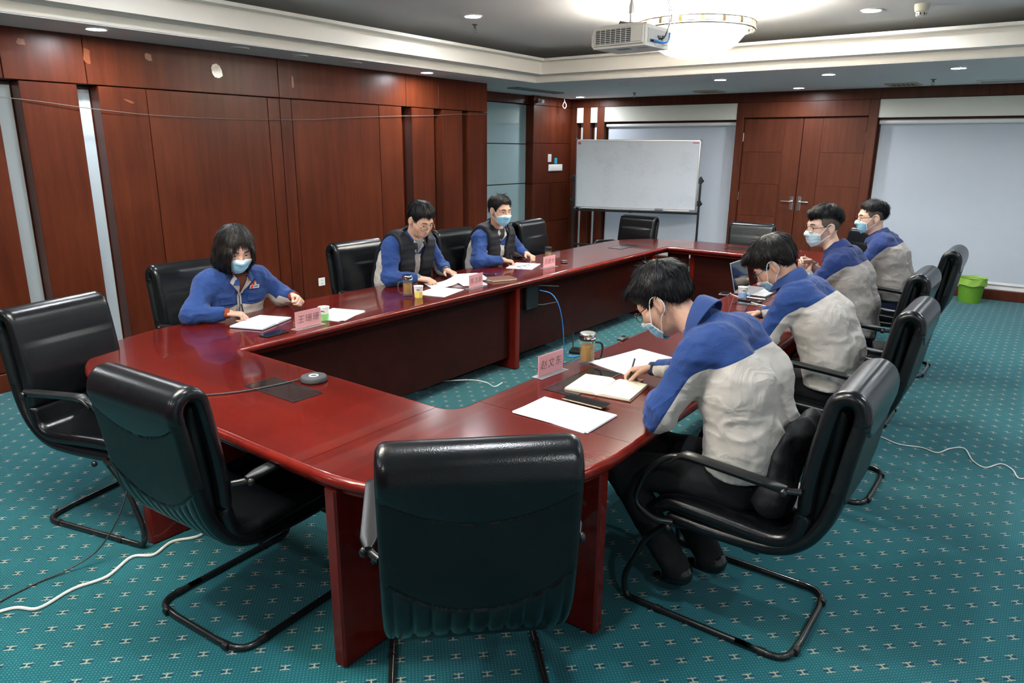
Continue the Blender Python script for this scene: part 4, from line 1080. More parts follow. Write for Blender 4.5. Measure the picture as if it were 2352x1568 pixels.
P3 = person('P3', 'man with glasses and a pale mask holding a pen, deep blue collar turned up', -.93, 5.42, 90,
    dict(pelvis=(.04, .57), waist=(.08, .76), chest=(.13, .95), upper=(.19, 1.07), neck=(.255, 1.145), head=(.36, 1.30), hrot=(-44, 6, 0),
         shL=(-.19, .20, 1.055), elL=(-.25, .37, .84), wrL=(.0, .42, .955), shR=(.19, .20, 1.055), elR=(.24, .40, .86), wrR=(.075, .42, 1.0),
         handR=((-.5, .6, .4), (.5, .5, .5), 'pen'), handL=((.6, .6, .35), (-.3, .8, .3), 'hold'), hem=.585, **legs),
    dict(hs=1.12, jacket=JACKETDK, skin=SKINW, mask=True, maskmat=MASKPALE, glasses=FRAMEM, lens_r=(.027, .021), fade=True, hair_t=.022, fringe=.012, seed=12, hair_y=(-.13, -.085, -.045, -.02, .02, .05, .066, .10), hair_z=(-.01, .015, .04, .052, .056, .060, .058, .060), trousers=TROUSERB, yoke_front=.5, armshift=.012, frontL=(-.25, .8, .15), frontR=(.25, .8, .15)))
P4 = person('P4', 'man with glasses and blue mask sitting farthest on the right side, seen in profile', -.93, 6.80, 90,
    dict(pelvis=(.04, .57), waist=(.06, .75), chest=(.115, .94), upper=(.18, 1.055), neck=(.235, 1.125), head=(.305, 1.275), hrot=(-30, 6, 0),
         shL=(-.195, .18, 1.035), elL=(-.26, .32, .83), wrL=(-.03, .46, .82), shR=(.195, .18, 1.035), elR=(.26, .33, .83), wrR=(.06, .48, .82),
         handR=((-.7, .6, -.1), (0, .2, 1), 'rest'), handL=((.7, .6, -.1), (0, .2, 1), 'rest'), hem=.585, **legs),
    dict(hs=1.10, jacket=JACKETDK, skin=SKINW, mask=True, glasses=FRAMEB, fade=True, hair_t=.016, fringe=.002, seed=17, hair_y=(-.13, -.085, -.045, -.02, .02, .045, .058, .075, .10), hair_z=(-.055, -.01, .035, .045, .046, .050, .066, .080, .09), trousers=TROUSERB, yoke_front=.5, armshift=.012, frontL=(-.25, .8, .15), frontR=(.25, .8, .15)))
PW = person('PW', 'dark haired person in open blue jacket writing in a notebook, blue mask and badge', -4.28, 2.56, -90,
    dict(pelvis=(-.02, .57), waist=(.0, .73), chest=(.05, .87), upper=(.10, .97), neck=(.145, 1.045), head=(.035, .235, 1.20), hrot=(14, 24, 0),
         shR=(.185, .11, .975), elR=(.33, .17, .815), wrR=(.165, .285, .815), shL=(-.185, .11, .975), elL=(-.33, .15, .83), wrL=(-.32, .30, .845),
         handR=((-.75, .6, -.12), (.1, -.1, 1), 'pen'), handL=((.1, 1, -.1), (-.75, .0, .65), 'fist'), hem=.52, **legs),
    dict(hs=1.09, skin=SKINW, mask=True, hair='bob', hairmat=HAIRB, seed=21, strands=7000, strand_len=1.3, girth=1.02, yoke_front=.12, armshift=.03, frontL=(-.6, .4, .8), frontR=(.6, .4, .8), hsc=.94))
M1 = person('M1', 'man with glasses and no mask in a black vest reading a raised sheet', -4.28, 4.17, -90,
    dict(pelvis=(-.02, .57), waist=(.0, .75), chest=(.05, .92), upper=(.10, 1.045), neck=(.15, 1.12), head=(.02, .265, 1.262), hrot=(8, 28, 0),
         shR=(.20, .11, 1.045), elR=(.32, .20, .82), wrR=(.14, .335, .815), shL=(-.20, .11, 1.045), elL=(-.32, .17, .825), wrL=(-.24, .30, .825),
         handR=((-.45, .85, -.12), (.15, 0, 1), 'rest'), handL=((.2, .95, -.12), (-.2, 0, 1), 'rest'), hem=.52, **legs),
    dict(hs=1.10, glasses=FRAMES, vest=True, collar='vest', seed=26, hair_t=.016, fringe=.004, hair_y=(-.13, -.075, -.045, -.022, .010, .03, .048, .062, .08, .13), hair_z=(-.085, -.075, -.035, .010, .0, .0, .035, .060, .068, .075), girth=1.06, yoke_front=.75, armshift=.04, frontL=(-.6, .4, .8), frontR=(.6, .4, .8), glass_z=-.012))
M2 = person('M2', 'man with blue mask in a black quilted vest beside the last name plate', -4.28, 5.32, -90,
    dict(pelvis=(-.02, .57), waist=(.0, .74), chest=(.04, .90), upper=(.08, 1.01), neck=(.11, 1.10), head=(.06, .205, 1.265), hrot=(14, 10, 0),
         shR=(.20, .08, 1.0), elR=(.33, .16, .815), wrR=(.11, .275, .815), shL=(-.20, .08, 1.0), elL=(-.36, .10, .84), wrL=(-.33, .235, .82),
         handR=((-.75, .6, -.15), (.1, -.1, 1), 'pen'), handL=((.25, .9, -.15), (-.3, 0, .95), 'hold'), hem=.52, **legs),
    dict(hs=1.08, mask=True, vest=True, collar='vest', seed=31, hair_t=.013, fringe=.0, hairmat=HAIRB, hair_y=(-.13, -.075, -.045, -.022, .010, .03, .046, .060, .08, .13), hair_z=(-.085, -.075, -.035, .010, .0, .0, .040, .066, .078, .085), girth=1.06, yoke_front=.6, armshift=.04, frontL=(-.6, .4, .8), frontR=(.6, .4, .8)))
# ------------------------------------------------------------------ clothing details that sit on the jacket fronts
GREIGEM = mat('beige lapel cloth', GREIGE, .85, var=.06); BLUEM = mat('blue flap cloth', BLUE, .85, var=.1); DARKTEE = mat('dark undershirt', (.015,.02,.018), .8)
def stripes(name, ca, cb, sc=90):
    m, t, b = nt(name); tc = nd(t, 'ShaderNodeTexCoord'); sp = nd(t, 'ShaderNodeSeparateXYZ'); lk(t, tc.outputs['Object'], sp.inputs[0])
    lk(t, mixc(t, math_(t, 'GREATER_THAN', math_(t, 'FRACT', math_(t, 'MULTIPLY', sp.outputs[2], sc)), .5), ca, cb), b.inputs['Base Color']); b.inputs['Roughness'].default_value = .85; return m
KNIT = stripes('rust and brown striped knit', (.20,.045,.012), (.025,.012,.010)); PLAID = stripes('checked shirt', (.35,.38,.36), (.03,.05,.05), 110)
def patch(P, name, quad, m, off=.004, nu=7, nv=7, th=.002, extra=0, parent=None):
    """cloth patch laid on the front of a jacket; quad: four (x,z) corners counter-clockwise"""
    fy = P[4]; a, b, c, d = [np.array(q, float) for q in quad]; mb = MB(); pts = {}
    def pos(u, v, o):
        q = (a*(1-u)+b*u)*(1-v)+(d*(1-u)+c*u)*v; k = (round(u, 3), round(v, 3))
        if k not in pts: pts[k] = fy(q[0], q[1], extra)
        return (q[0], pts[k]+o, q[1])
    mb.grid(lambda u, v: pos(u, v, off), nu, nv); n0 = len(mb.v); mb.grid(lambda u, v: pos(u, v, off-th-.004), nu, nv)
    ring_ = list(range(nu))+[nu*k+nu-1 for k in range(1, nv)]+[nu*(nv-1)+k for k in range(nu-2, -1, -1)]+[nu*k for k in range(nv-2, 0, -1)]
    for i in range(len(ring_)):
        p, q = ring_[i], ring_[(i+1) % len(ring_)]; mb.f.append((p, q, q+n0, p+n0)); mb.mi.append(0)
    return mb.build(name, m, parent or P[0], angle=50)
patch(PW, 'turtleneck_front', [(-.006, .915), (.006, .915), (.05, 1.045), (-.05, 1.045)], KNIT, .004)
patch(PW, 'lapel', [(.004, .905), (.012, .905), (.082, .985), (.048, 1.035)], GREIGEM, .009); patch(PW, 'lapel', [(-.012, .905), (-.004, .905), (-.048, 1.035), (-.082, .985)], GREIGEM, .009)
patch(PW, 'placket', [(-.016, .775), (.016, .775), (.012, .91), (-.012, .91)], GREIGEM, .006); patch(PW, 'zip', [(-.0015, .775), (.0015, .775), (.0015, .915), (-.0015, .915)], DARKTEE, .0085, 3, 7)
for sx in (-1, 1): patch(PW, 'pocket_flap', [(sx*.05, .845), (sx*.145, .845), (sx*.145, .895), (sx*.05, .895)] if sx > 0 else [(-.145, .845), (-.05, .845), (-.05, .895), (-.145, .895)], BLUEM, .010)
bd = patch(PW, 'name_badge', [(-.125, .925), (-.062, .925), (-.062, .948), (-.125, .948)], WHITEPL, .014, 3, 3)
patch(PW, 'badge_red_field', [(-.0785, .927), (-.0635, .927), (-.0635, .946), (-.0785, .946)], mat('red field', (.65,.03,.02), .4), .0152, 3, 3, parent=bd); patch(PW, 'badge_print', [(-.115, .932), (-.084, .932), (-.084, .939), (-.115, .939)], mat('grey print', (.15,.2,.3), .5), .0152, 3, 3, parent=bd); patch(PW, 'badge_blue_band', [(-.122, .941), (-.080, .941), (-.080, .946), (-.122, .946)], mat('sky band', (.15,.40,.75), .4), .0152, 3, 3, parent=bd)
patch(PW, 'pin', [(-.105, .952), (-.083, .952), (-.086, .975), (-.100, .972)], mat('red yellow pin', (.70,.10,.03), .4), .014, 3, 3); patch(PW, 'pin', [(-.082, .951), (-.066, .951), (-.070, .962), (-.078, .962)], mat('red pin', (.70,.04,.03), .4), .014, 3, 3); patch(PW, 'pin', [(-.100, .951), (-.088, .951), (-.089, .963), (-.098, .963)], mat('yellow pin', (.75,.55,.05), .4), .0155, 3, 3)
for P, inner in ((M1, PLAID), (M2, DARKTEE)):
    z0 = 1.095 if P is M1 else 1.08
    patch(P, 'undershirt_front', [(-.012, z0-.09), (.012, z0-.09), (.05, z0+.01), (-.05, z0+.01)], inner, .005)
    patch(P, 'lapel', [(.006, z0-.105), (.014, z0-.105), (.070, z0-.03), (.046, z0+.005)], GREIGEM, .012); patch(P, 'lapel', [(-.014, z0-.105), (-.006, z0-.105), (-.046, z0+.005), (-.070, z0-.03)], GREIGEM, .012)
    patch(P, 'zip', [(-.002, .80), (.002, .80), (.002, z0-.10), (-.002, z0-.10)], DARKTEE, .006, 3, 9)
# rust coloured cuffs and a knit neck for the person in the open jacket
def neck_ring(P, J_neck, J_head_pt, r0, r1, m, name):
    a = np.array(J_neck, float); b = np.array(J_head_pt, float); ax = (b-a)/np.linalg.norm(b-a); B = basis(np.array((0, 1, 0))-ax*ax[1], ax); mb = MB()
    def fn(u, v):
        an_ = 2*pi*u; r = (r0+(r1-r0)*v)*(1+.03*sin(v*20)); return tuple(a+B@np.array((r*cos(an_), r*1.05*sin(an_), -.03+.085*v)))
    return mb.grid(fn, 28, 10, closeu=True).build(name, m, P[0], angle=80)
neck_ring(PW, (0, .145, 1.045), PW[2]((0, -.015, -.07)), .072, .062, KNIT, 'turtleneck')
def cuff(P, wr, el, m, r=.036, L=.03, name='cuff'):
    a, b = np.array(wr, float), np.array(el, float); ax = (a-b)/np.linalg.norm(a-b); B = basis(ax, (0, 0, 1) if abs(ax[2]) < .9 else (0, 1, 0)); mb = MB(); vs = []; fs = []; n = 20; prof = [(r*.9, -.025), (r*1.02, -.02), (r, L-.018), (r*.9, L-.014), (r*.8, L-.02)]
    for rr_, t_ in prof:
        for k in range(n): an_ = 2*pi*k/n; vs.append(tuple(a+B@np.array((rr_*cos(an_), t_, rr_*.9*sin(an_)))))
    for j in range(len(prof)-1):
        for k in range(n): fs.append((j*n+k, j*n+(k+1) % n, (j+1)*n+(k+1) % n, (j+1)*n+k))
    return mb.add(vs, fs).build(name, m, P[0], angle=60)
RUST = mat('rust knit cuff', (.25,.045,.012), .85); NAVYC = mat('dark cuff', (.02,.03,.06), .85)
cuff(PW, (.165, .285, .815), (.33, .17, .815), RUST); cuff(PW, (-.32, .30, .845), (-.33, .15, .83), RUST)
cuff(M1, (.14, .335, .815), (.32, .20, .82), PLAID); cuff(M1, (-.24, .30, .825), (-.32, .17, .82), PLAID); cuff(P1, (.30, .575, .83), (.31, .37, .86), NAVYC); cuff(P2, (.30, .52, .83), (.33, .34, .86), NAVYC)
# ------------------------------------------------------------------ things on the table
INK = mat('black ink', (.02,.012,.012), .6); PINK = mat('pink card', (.80,.36,.38), .55, var=.03)
ACRYLIC = mat('clear acrylic', (.80,.84,.85), .05, alpha=.30, var=0); CLEAR = mat('clear acrylic face', (.5,.5,.5), .03, alpha=.05, var=0)
def Mz(x, y, z, deg): return Matrix.Translation((x, y, z)) @ Matrix.Rotation(radians(deg), 4, 'Z')
def text_mesh(body, size, name, m, parent, M, extr=.0003, slant=0.0, off=0.0):
    c = bpy.data.curves.new('lettering', 'FONT'); c.body = body; c.size = size; c.align_x = 'CENTER'; c.align_y = 'CENTER'; c.extrude = extr; c.shear = slant; c.space_character = 1.2; c.offset = off; c.resolution_u = 3
    o = bpy.data.objects.new('lettering', c); COL.objects.link(o)
    me = bpy.data.meshes.new_from_object(o.evaluated_get(bpy.context.evaluated_depsgraph_get())); bpy.data.objects.remove(o); bpy.data.curves.remove(c)
    me.transform(M); me.materials.clear(); me.materials.append(m); me.name = name
    r = bpy.data.objects.new(name, me); COL.objects.link(r); r.parent = parent; return r
def name_plate(x, y, deg, chars, label, w=.20, h=.105):
    """deg = direction the lettered face looks, 0 = +X"""
    t = thing('name_plate', label, 'name plate', (x, y, ZT), radians(deg), 'pink name plates')
    # local: face looks along +X, width along Y
    MB().bbox(-.032, .032, -w/2-.008, w/2+.008, .0, .004, .0015).build('stand_base', ACRYLIC, t, smooth=False)
    MB().bbox(-.0042, -.0026, -w/2, w/2, .004, h+.004, .0004).build('clear_sheet', CLEAR, t, smooth=False)
    MB().bbox(.0026, .0042, -w/2, w/2, .004, h+.004, .0004).build('clear_sheet', CLEAR, t, smooth=False)
    cd = MB().box(-.0016, .0016, -w/2+.004, w/2-.004, .006, h+.002).build('card', PINK, t, smooth=False)
    S = Matrix(((0, 0, 1, .0019), (1, 0, 0, 0), (0, 1, 0, h*.52), (0, 0, 0, 1)))
    o = text_mesh(chars, .051, 'lettering', INK, cd, Matrix.Translation((.0001, 0, 0)) @ S, extr=.0002, slant=.12, off=-.0006)
    return t
name_plate(-3.50, 2.625, 2, '王珊珊', 'pink name plate on the table beside the green paper cup')
name_plate(-3.525, 4.245, 6, '陈志刚', 'pink name plate standing between loose papers and a brown notebook')
name_plate(-3.625, 5.42, 0, '吕建光', 'pink name plate in front of the dark capped tea bottle')
name_plate(-1.83, 2.77, -4, '赵文东', 'pink name plate on the near right table beside the large glass mug')
# papers: thin stacks with printed lines
def printed(name, lines=34, dark=.35, col=(.78,.79,.85), ink=(.12,.12,.14), hand=False):
    if name in MATS: return MATS[name]
    m, t, b = nt(name); MATS[name] = m
    tc = nd(t, 'ShaderNodeTexCoord'); sp = nd(t, 'ShaderNodeSeparateXYZ'); lk(t, tc.outputs['Generated'], sp.inputs[0])
    M = lambda op, a, b_=None, c=None: math_(t, op, a, b_, c)
    row = M('MULTIPLY', sp.outputs[1], lines); inrow = M('LESS_THAN', M('ABSOLUTE', M('SUBTRACT', M('FRACT', row), .5)), .18)
    nz = nd(t, 'ShaderNodeTexNoise', i_Scale=1.0, i_Detail=2.0); mp = nd(t, 'ShaderNodeMapping'); mp.inputs['Scale'].default_value = (60, lines*1.0, 1); lk(t, tc.outputs['Generated'], mp.inputs[0]); lk(t, mp.outputs[0], nz.inputs['Vector'])
    n2 = nd(t, 'ShaderNodeTexNoise', i_Scale=1.0, i_Detail=0.0); m2 = nd(t, 'ShaderNodeMapping'); m2.inputs['Scale'].default_value = (2.5, lines*.5, 1); lk(t, tc.outputs['Generated'], m2.inputs[0]); lk(t, m2.outputs[0], n2.inputs['Vector'])
    on = M('MULTIPLY', inrow, M('GREATER_THAN', nz.outputs[0], .48)); on = M('MULTIPLY', on, M('GREATER_THAN', n2.outputs[0], .42 if not hand else .47))
    mx = M('MULTIPLY', M('LESS_THAN', M('ABSOLUTE', M('SUBTRACT', sp.outputs[0], .5)), .38), M('LESS_THAN', M('ABSOLUTE', M('SUBTRACT', sp.outputs[1], .5)), .42))
    lk(t, mixc(t, M('MULTIPLY', M('MULTIPLY', on, mx), dark), col, ink), b.inputs['Base Color']); b.inputs['Roughness'].default_value = .7; b.inputs['Specular IOR Level'].default_value = .3
    return m
PRINT = printed('printed sheet'); CREAMPAGE = printed('cream handwritten page', 22, .3, (.78,.75,.58), (.15,.14,.2), True); LINED = printed('white notebook page', 20, .08, (.78,.80,.87), (.4,.4,.6), True)
def sheet(name, label, x, y, deg, w, h, z=ZT, th=.0016, n=1, cat='paper', m=PRINT, curl=0, group='loose sheets on the table', jitter=3.0):
    """a small stack of n sheets: each a child sheet, slightly turned"""
    t = thing(name, label, cat, (x, y, z), radians(deg), group); r = random.Random(int(abs(x*1000+y*100)))
    for k in range(n):
        a = radians(r.uniform(-jitter, jitter)) if k else 0; dx, dy = (r.uniform(-.006, .006), r.uniform(-.006, .006)) if k else (0, 0)
        zz_ = (n-1-k)*th
        def fn(u, v, top):
            px, py = (u-.5)*w, (v-.5)*h; cz = curl*(max(0, u-.35)/.65)**2
            return (px*cos(a)-py*sin(a)+dx, px*sin(a)+py*cos(a)+dy, zz_+cz+.0006+(th*.9 if top else 0))
        mb = MB(); mb.grid(lambda u, v: fn(u, v, True), 9, 3); mb.grid(lambda u, v: fn(1-u, v, False), 9, 3)
        N = 9*3; ed = [i for i in range(9)]+[9*2+8 if False else 17]+[26-i for i in range(9)]+[9]
        lo = lambda i: N+(i//9)*9+(8-i % 9)
        for i in range(len(ed)):
            p, q_ = ed[i], ed[(i+1) % len(ed)]; mb.f.append((p, lo(p), lo(q_), q_)); mb.mi.append(0)
        mb.build('sheet', m if k == 0 else PAPER, t, smooth=False)
    return t
sheet('paper_stack', 'stack of printed sheets nearest the camera, under the edge of a phone', -1.475, 2.345, 90, .235, .36, n=4, jitter=4)
sheet('paper_stack', 'printed sheets behind the writing hand, beside the glass mug', -1.60, 3.21, 78, .40, .26, n=3, jitter=5)
sheet('paper_stack', 'white sheets fanned out beside the green paper cup', -3.615, 2.94, 20, .24, .30, n=4, jitter=7)
sheet('paper_stack', 'white sheets in front of the yellow paper cup', -3.62, 3.93, 12, .24, .32, n=2, jitter=4)
sheet('paper_sheet', 'white sheet held up by the man without a mask', -3.78, 4.14, 60, .25, .21, z=ZT+.004, n=1, curl=.045)
sheet('paper_sheet', 'curled white sheet behind the second name plate', -3.68, 4.36, 150, .26, .20, z=ZT+.003, n=2, curl=.05)
sheet('paper_stack', 'white sheet under the hands of the masked man in the vest', -3.85, 5.33, 20, .24, .34, n=2)
def open_book(name, label, x, y, deg, w, h, page, cover, thick=.012):
    t = thing(name, label, 'notebook', (x, y, ZT), radians(deg))
    MB().bbox(-w-.006, w+.006, -h/2-.004, h/2+.004, .0005, .004, .001).build('cover', cover, t, smooth=False)
    for s in (-1, 1):
        def fn(u, v, s=s): return (s*w*u, (v-.5)*h, .004+thick*(1-(1-min(1, u*5))**2)*(1-.35*u)+.0003)
        mb = MB(); mb.grid(fn, 14, 4); n0 = len(mb.v)
        mb.grid(lambda u, v, s=s: (s*w*u, (v-.5)*h, .0041), 14, 4)
        ring_ = list(range(14))+[27, 41]+list(range(55, 41, -1))+[28, 14]
        for i in range(len(ring_)):
            a, b = ring_[i], ring_[(i+1) % len(ring_)]; mb.f.append((a, b, b+n0, a+n0)); mb.mi.append(0)
        mb.build('page_block', page, t, angle=50)
    MB().tube([(.0, -h/2-.02, .004), (.004, 0, .006), (0, h/2, .006)], .0012, 5).build('ribbon', mat('ribbon', (.25,.08,.05), .6), t)
    return t
BLUECOVER = mat('navy cover', (.012,.02,.05), .4); BROWNCOVER = mat('brown leather cover', (.14,.055,.035), .45, bump=.0005, bscale=300)
open_book('notebook', 'open cream notebook under the pen of the nearest person', -1.505, 2.745, 8, .155, .24, CREAMPAGE, BROWNCOVER)
open_book('notebook', 'open white notebook with navy cover in front of the dark haired person', -3.80, 2.50, 112, .155, .225, LINED, BLUECOVER)
t = thing('notebook', 'closed brown leather notebook right of the second name plate', 'notebook', (-3.575, 4.63, ZT), radians(-24))
MB().bbox(-.075, .075, -.115, .115, .0005, .003, .001).build('back_cover', BROWNCOVER, t, smooth=False); MB().bbox(-.071, .073, -.111, .111, .003, .016, .001).build('page_block', mat('cream page edges', (.72,.62,.42), .7), t, smooth=False); MB().bbox(-.075, .075, -.115, .115, .016, .0185, .001).build('front_cover', BROWNCOVER, t, smooth=False)
GLASSBLK = mat('phone glass', (.008,.009,.012), .05, coat=.6, var=.1)
def phone(label, x, y, deg, w=.076, l=.16, frame=BLACKPL, z=ZT):
    t = thing('mobile_phone', label, 'phone', (x, y, z), radians(deg), 'mobile phones')
    MB().bbox(-w/2, w/2, -l/2, l/2, .0004, .0085, .003).build('case', frame, t, smooth=False); MB().bbox(-w/2+.002, w/2-.002, -l/2+.002, l/2-.002, .0085, .0092, .0004).build('screen', GLASSBLK, t, smooth=False); return t
phone('black phone lying in front of the first name plate', -3.515, 2.39, 4); phone('dark phone with bronze edge lying between stack of sheets and open notebook', -1.47, 2.505, 90, .076, .20, mat('bronze edge', (.15,.10,.07), .3, metal=.7), ZT+.009)
phone('small grey phone lying beside the blue paper cup', -1.895, 5.25, 8, .07, .13, mat('grey phone', (.35,.37,.4), .35))
GLASS = mat('clear glass', (.6,.62,.62), .02, alpha=.06, var=0); TEA = mat('green tea', (.36,.18,.010), .06, alpha=.92, var=.25, scale=30)
def tea_mug(label, x, y, deg, lidm, handm, h=.15, r=.036, handle=True, capband=None):
    t = thing('tea_mug', label, 'mug', (x, y, ZT), radians(deg), 'glass tea mugs')
    MB().lathe([(0, .0), (r*.92, .0), (r, .006), (r, .012), (r*.97, .016), (r*.97, h-.035), (r*.93, h-.03), (r*.86, h-.03), (r*.88, .022), (r*.8, .018), (0, .018)], 28, cap=False).build('glass_body', GLASS, t)
    MB().lathe([(0, .0205), (r*.80, .0205), (r*.84, .026), (r*.84, h*.62), (0, h*.62)], 24, cap=False).build('tea', TEA, t)
    MB().sphere((.004, 0, .032), (.012, .010, .010), 10, 6).build('tea_leaves', mat('tea leaves', (.05,.035,.01), .8), t)
    MB().lathe([(r*.98, h-.031), (r*1.02, h-.028), (r*1.02, h-.004), (r*.95, h), (0, h+.001)], 28, cap=False).build('lid', lidm, t)
    if capband: MB().lathe([(r*1.0, h-.036), (r*1.03, h-.034), (r*1.03, h-.030)], 28, cap=False).build('lid_band', capband, t)
    if handle: MB().tube(smooth_path([(r*.97, 0, h*.72), (r+.028, 0, h*.70), (r+.036, 0, h*.50), (r+.028, 0, h*.24), (r*.97, 0, h*.18)], 6), .0055, 10).build('handle', handm, t)
    return t
tea_mug('large glass tea mug with steel lid and black handle at the near right', -1.775, 3.02, 22, STEEL, BLACKPL, .165, .041, True, BLACKPL)
tea_mug('glass tea mug with chrome lid and clear handle beside the yellow cup', -3.69, 3.66, 245, CHROME, GLASS, .158, .037)
tea_mug('glass tea bottle with dark cap behind the farthest name plate', -3.80, 5.66, 0, BLACKPL, BLACKPL, .15, .034, False)
t = thing('bottle_lid', 'black round bottle lid lying right of the farthest name plate', 'lid', (-3.66, 5.73, ZT)); MB().lathe([(0, .0), (.034, .0), (.035, .004), (.035, .022), (.032, .026), (0, .026)], 24, cap=False).build('cap', BLACKPL, t); MB().lathe([(.0352, .008), (.0356, .009), (.0356, .013), (.0352, .014)], 24, cap=False).build('band', CHROME, t)
def paper_cup(label, x, y, sleeve, hand_deg=None, mark=None):
    t = thing('paper_cup', label, 'cup', (x, y, ZT), 0, 'paper cups')
    MB().lathe([(0, .004), (.024, .004), (.0245, .0), (.026, .0), (.0345, .083), (.0362, .0845), (.0362, .087), (.034, .087), (.0255, .006), (0, .006)], 28, cap=False).build('cup_wall', WHITEPL, t)
    MB().lathe([(.0263, .002), (.0275, .002), (.0316, .045), (.0306, .045)], 28, cap=False).build('sleeve', sleeve, t)
    if hand_deg is not None:
        M = Matrix.Rotation(radians(hand_deg), 4, 'Z'); MB().tube([M @ Vector(p) for p in smooth_path([(.030, 0, .042), (.052, 0, .044), (.054, 0, .024), (.030, 0, .014)], 6)], .0035, 8).build('handle', sleeve, t)
    mk = MB(); 
    for k, (a, z_, l_) in enumerate(((-.35, .060, .006), (-.15, .063, .009), (.05, .058, .005))):
        M = Matrix.Rotation(a-.75, 4, 'Z'); mk.bbox(.0325, .0337, -l_, l_, z_, z_+.003, .0004, M=M)
    mk.build('printed_mark', INK if mark is None else mark, t, smooth=False); return t
paper_cup('white paper cup in a green holder behind the first name plate', -3.57, 2.80, mat('green holder', (.30,.72,.25), .4))
paper_cup('white paper cup in a yellow holder beside the glass mug', -3.60, 3.68, mat('yellow holder', (.85,.70,.14), .4), 150)
paper_cup('white paper cup in a blue holder in front of the laptop', -1.735, 5.17, mat('blue holder', (.35,.55,.85), .4), 25)
# conference microphone puck and its cable
t = thing('conference_speaker', 'flat round grey speakerphone with a glowing ring on the near table', 'speaker', (-2.635, 1.985, ZT))
MB().lathe([(0, .0), (.055, .0), (.061, .006), (.062, .018), (.057, .026), (0, .028)], 36, cap=False).build('body', DARKGREY, t)
MB().lathe([(.0165, .0281), (.0215, .0281), (.0215, .0288), (.0165, .0288)], 28, cap=False).build('light_ring', mat('pale ring light', (.8,.9,1), .3, emit=(.7,.85,1), es=.5), t)
tag(MB().tube(smooth_path([(-2.69, 1.965, ZT+.008), (-2.705, 1.86, ZT+.006), (-2.75, 1.70, ZT+.005), (-2.82, 1.58, ZT+.005), (-2.93, 1.46, ZT+.005), (-3.02, 1.385, ZT+.005), (-3.055, 1.352, ZT-.01), (-3.065, 1.335, .60), (-3.10, 1.28, .30), (-3.16, 1.18, .09), (-3.20, 1.06, .02), (-3.22, .94, .006), (-3.20, .80, .006), (-3.14, .62, .006), (-3.1, .45, .006)], 8), .0038, 8).build('speaker_cable', DARKGREY), 'thin dark cable running from the speakerphone over the table edge to the floor', 'cable')
# pens
def pen(label, a, b, r=.0048, m=BLACKPL, tip=STEEL):
    a, b = Vector(a), Vector(b); t = thing('pen', label, 'pen', a, 0, 'pens'); d = b-a
    MB().tube([d*.10, d*.14, d*.55, d*.98, d], [r*.75, r, r, r*.95, r*.6], 10).build('barrel', m, t); MB().tube([d*0, d*.04, d*.10], [r*.12, r*.45, r*.75], 8).build('tip', tip, t)
    MB().tube([d*.55, d*.575], r*1.06, 10).build('band', tip, t); up = Vector((0, 0, 1)); n = (up-d.normalized()*up.dot(d.normalized())).normalized()
    MB().tube([d*.97+n*r, d*.97+n*(r+.003), d*.68+n*(r+.002)], .0012, 6).build('clip', tip, t); return t
def held_pen(P, side, label, tip_z=None, m=BLACKPL, L=.145):
    """pen laid through the grip: passes between thumb and index tips"""
    root, info = P[0], P[1]; tips, (o, s, d, n) = info[side]
    Mw = Matrix.Translation(root.location) @ root.rotation_euler.to_matrix().to_4x4()
    g = Mw @ Vector((tips[0]+tips[4])/2); back = Mw @ Vector(o+d*.085+s*.030+n*.030); ax = (g-back).normalized()
    k = .03
    if tip_z is not None and ax.z < -.05: k = min(.07, max(.015, (tip_z-g.z)/ax.z))
    tp = g+ax*k; return pen(label, tp, tp-ax*L, m=m)
held_pen(P1, 'R', 'black and silver pen in the hand over the cream notebook', ZT+.018)
held_pen(P2, 'R', 'black pen held by the person writing beside the laptop', ZT+.004)
held_pen(P3, 'R', 'dark pen held up by the man with the pale mask')
held_pen(PW, 'R', 'dark pen held by the person writing in the white notebook', ZT+.018)
pen('black pen lying on the table beside the brown notebook', (-3.75, 4.80, ZT+.008), (-3.86, 4.68, ZT+.008)); held_pen(M2, 'R', 'black pen in the hand of the masked man in the vest', ZT+.004)
# voice recorder, lying face mask, folded spectacles
t = thing('voice_recorder', 'small dark voice recorder lying near the inner edge of the right table', 'recorder', (-1.865, 3.57, ZT), radians(6)); MB().bbox(-.018, .018, -.05, .05, .0005, .014, .004).build('body', DARKGREY, t, smooth=False); MB().bbox(-.013, .013, -.008, .035, .014, .0148, .0004).build('display', GLASSBLK, t, smooth=False); MB().bbox(-.017, .017, -.052, -.044, .001, .0135, .003).build('end_cap', STEEL, t, smooth=False)
t = thing('lying_face_mask', 'pale blue face mask lying crumpled behind the second name plate', 'face mask', (-3.72, 4.50, ZT), radians(20))
MB().grid(lambda u, v: ((u-.5)*.15, (v-.5)*.10, .012+.045*sin(pi*u)*(1-.5*(2*v-1)**2)+.003*sin(v*26)), 17, 15).build('mask_sheet', MASKPALE, t, angle=80)
for sx in (-1, 1): MB().tube(smooth_path([(sx*.072, -.04, .014), (sx*.11, -.035, .006), (sx*.12, .0, .004), (sx*.10, .035, .006), (sx*.072, .04, .014)], 5), .0014, 6).build('ear_loop', ELASTIC, t)
t = thing('spectacles', 'dark folded spectacles lying on the sheet of the masked man', 'glasses', (-3.76, 5.22, ZT+.004), radians(75))
for sx in (-1, 1):
    MB().tube([(sx*.032+.024*cos(2*pi*k/18), 0, .017+.016*sin(2*pi*k/18)) for k in range(18)], .0014, 6, True).build('rim', FRAMEB, t); MB().tube([(sx*.058, .0, .024), (sx*.066, .01, .024), (sx*.05, .06, .012), (-sx*.02, .075, .004)], .0015, 6).build('temple', FRAMEB, t)
MB().tube([(-.009, 0, .02), (0, .001, .023), (.009, 0, .02)], .0012, 6).build('bridge', FRAMEB, t)
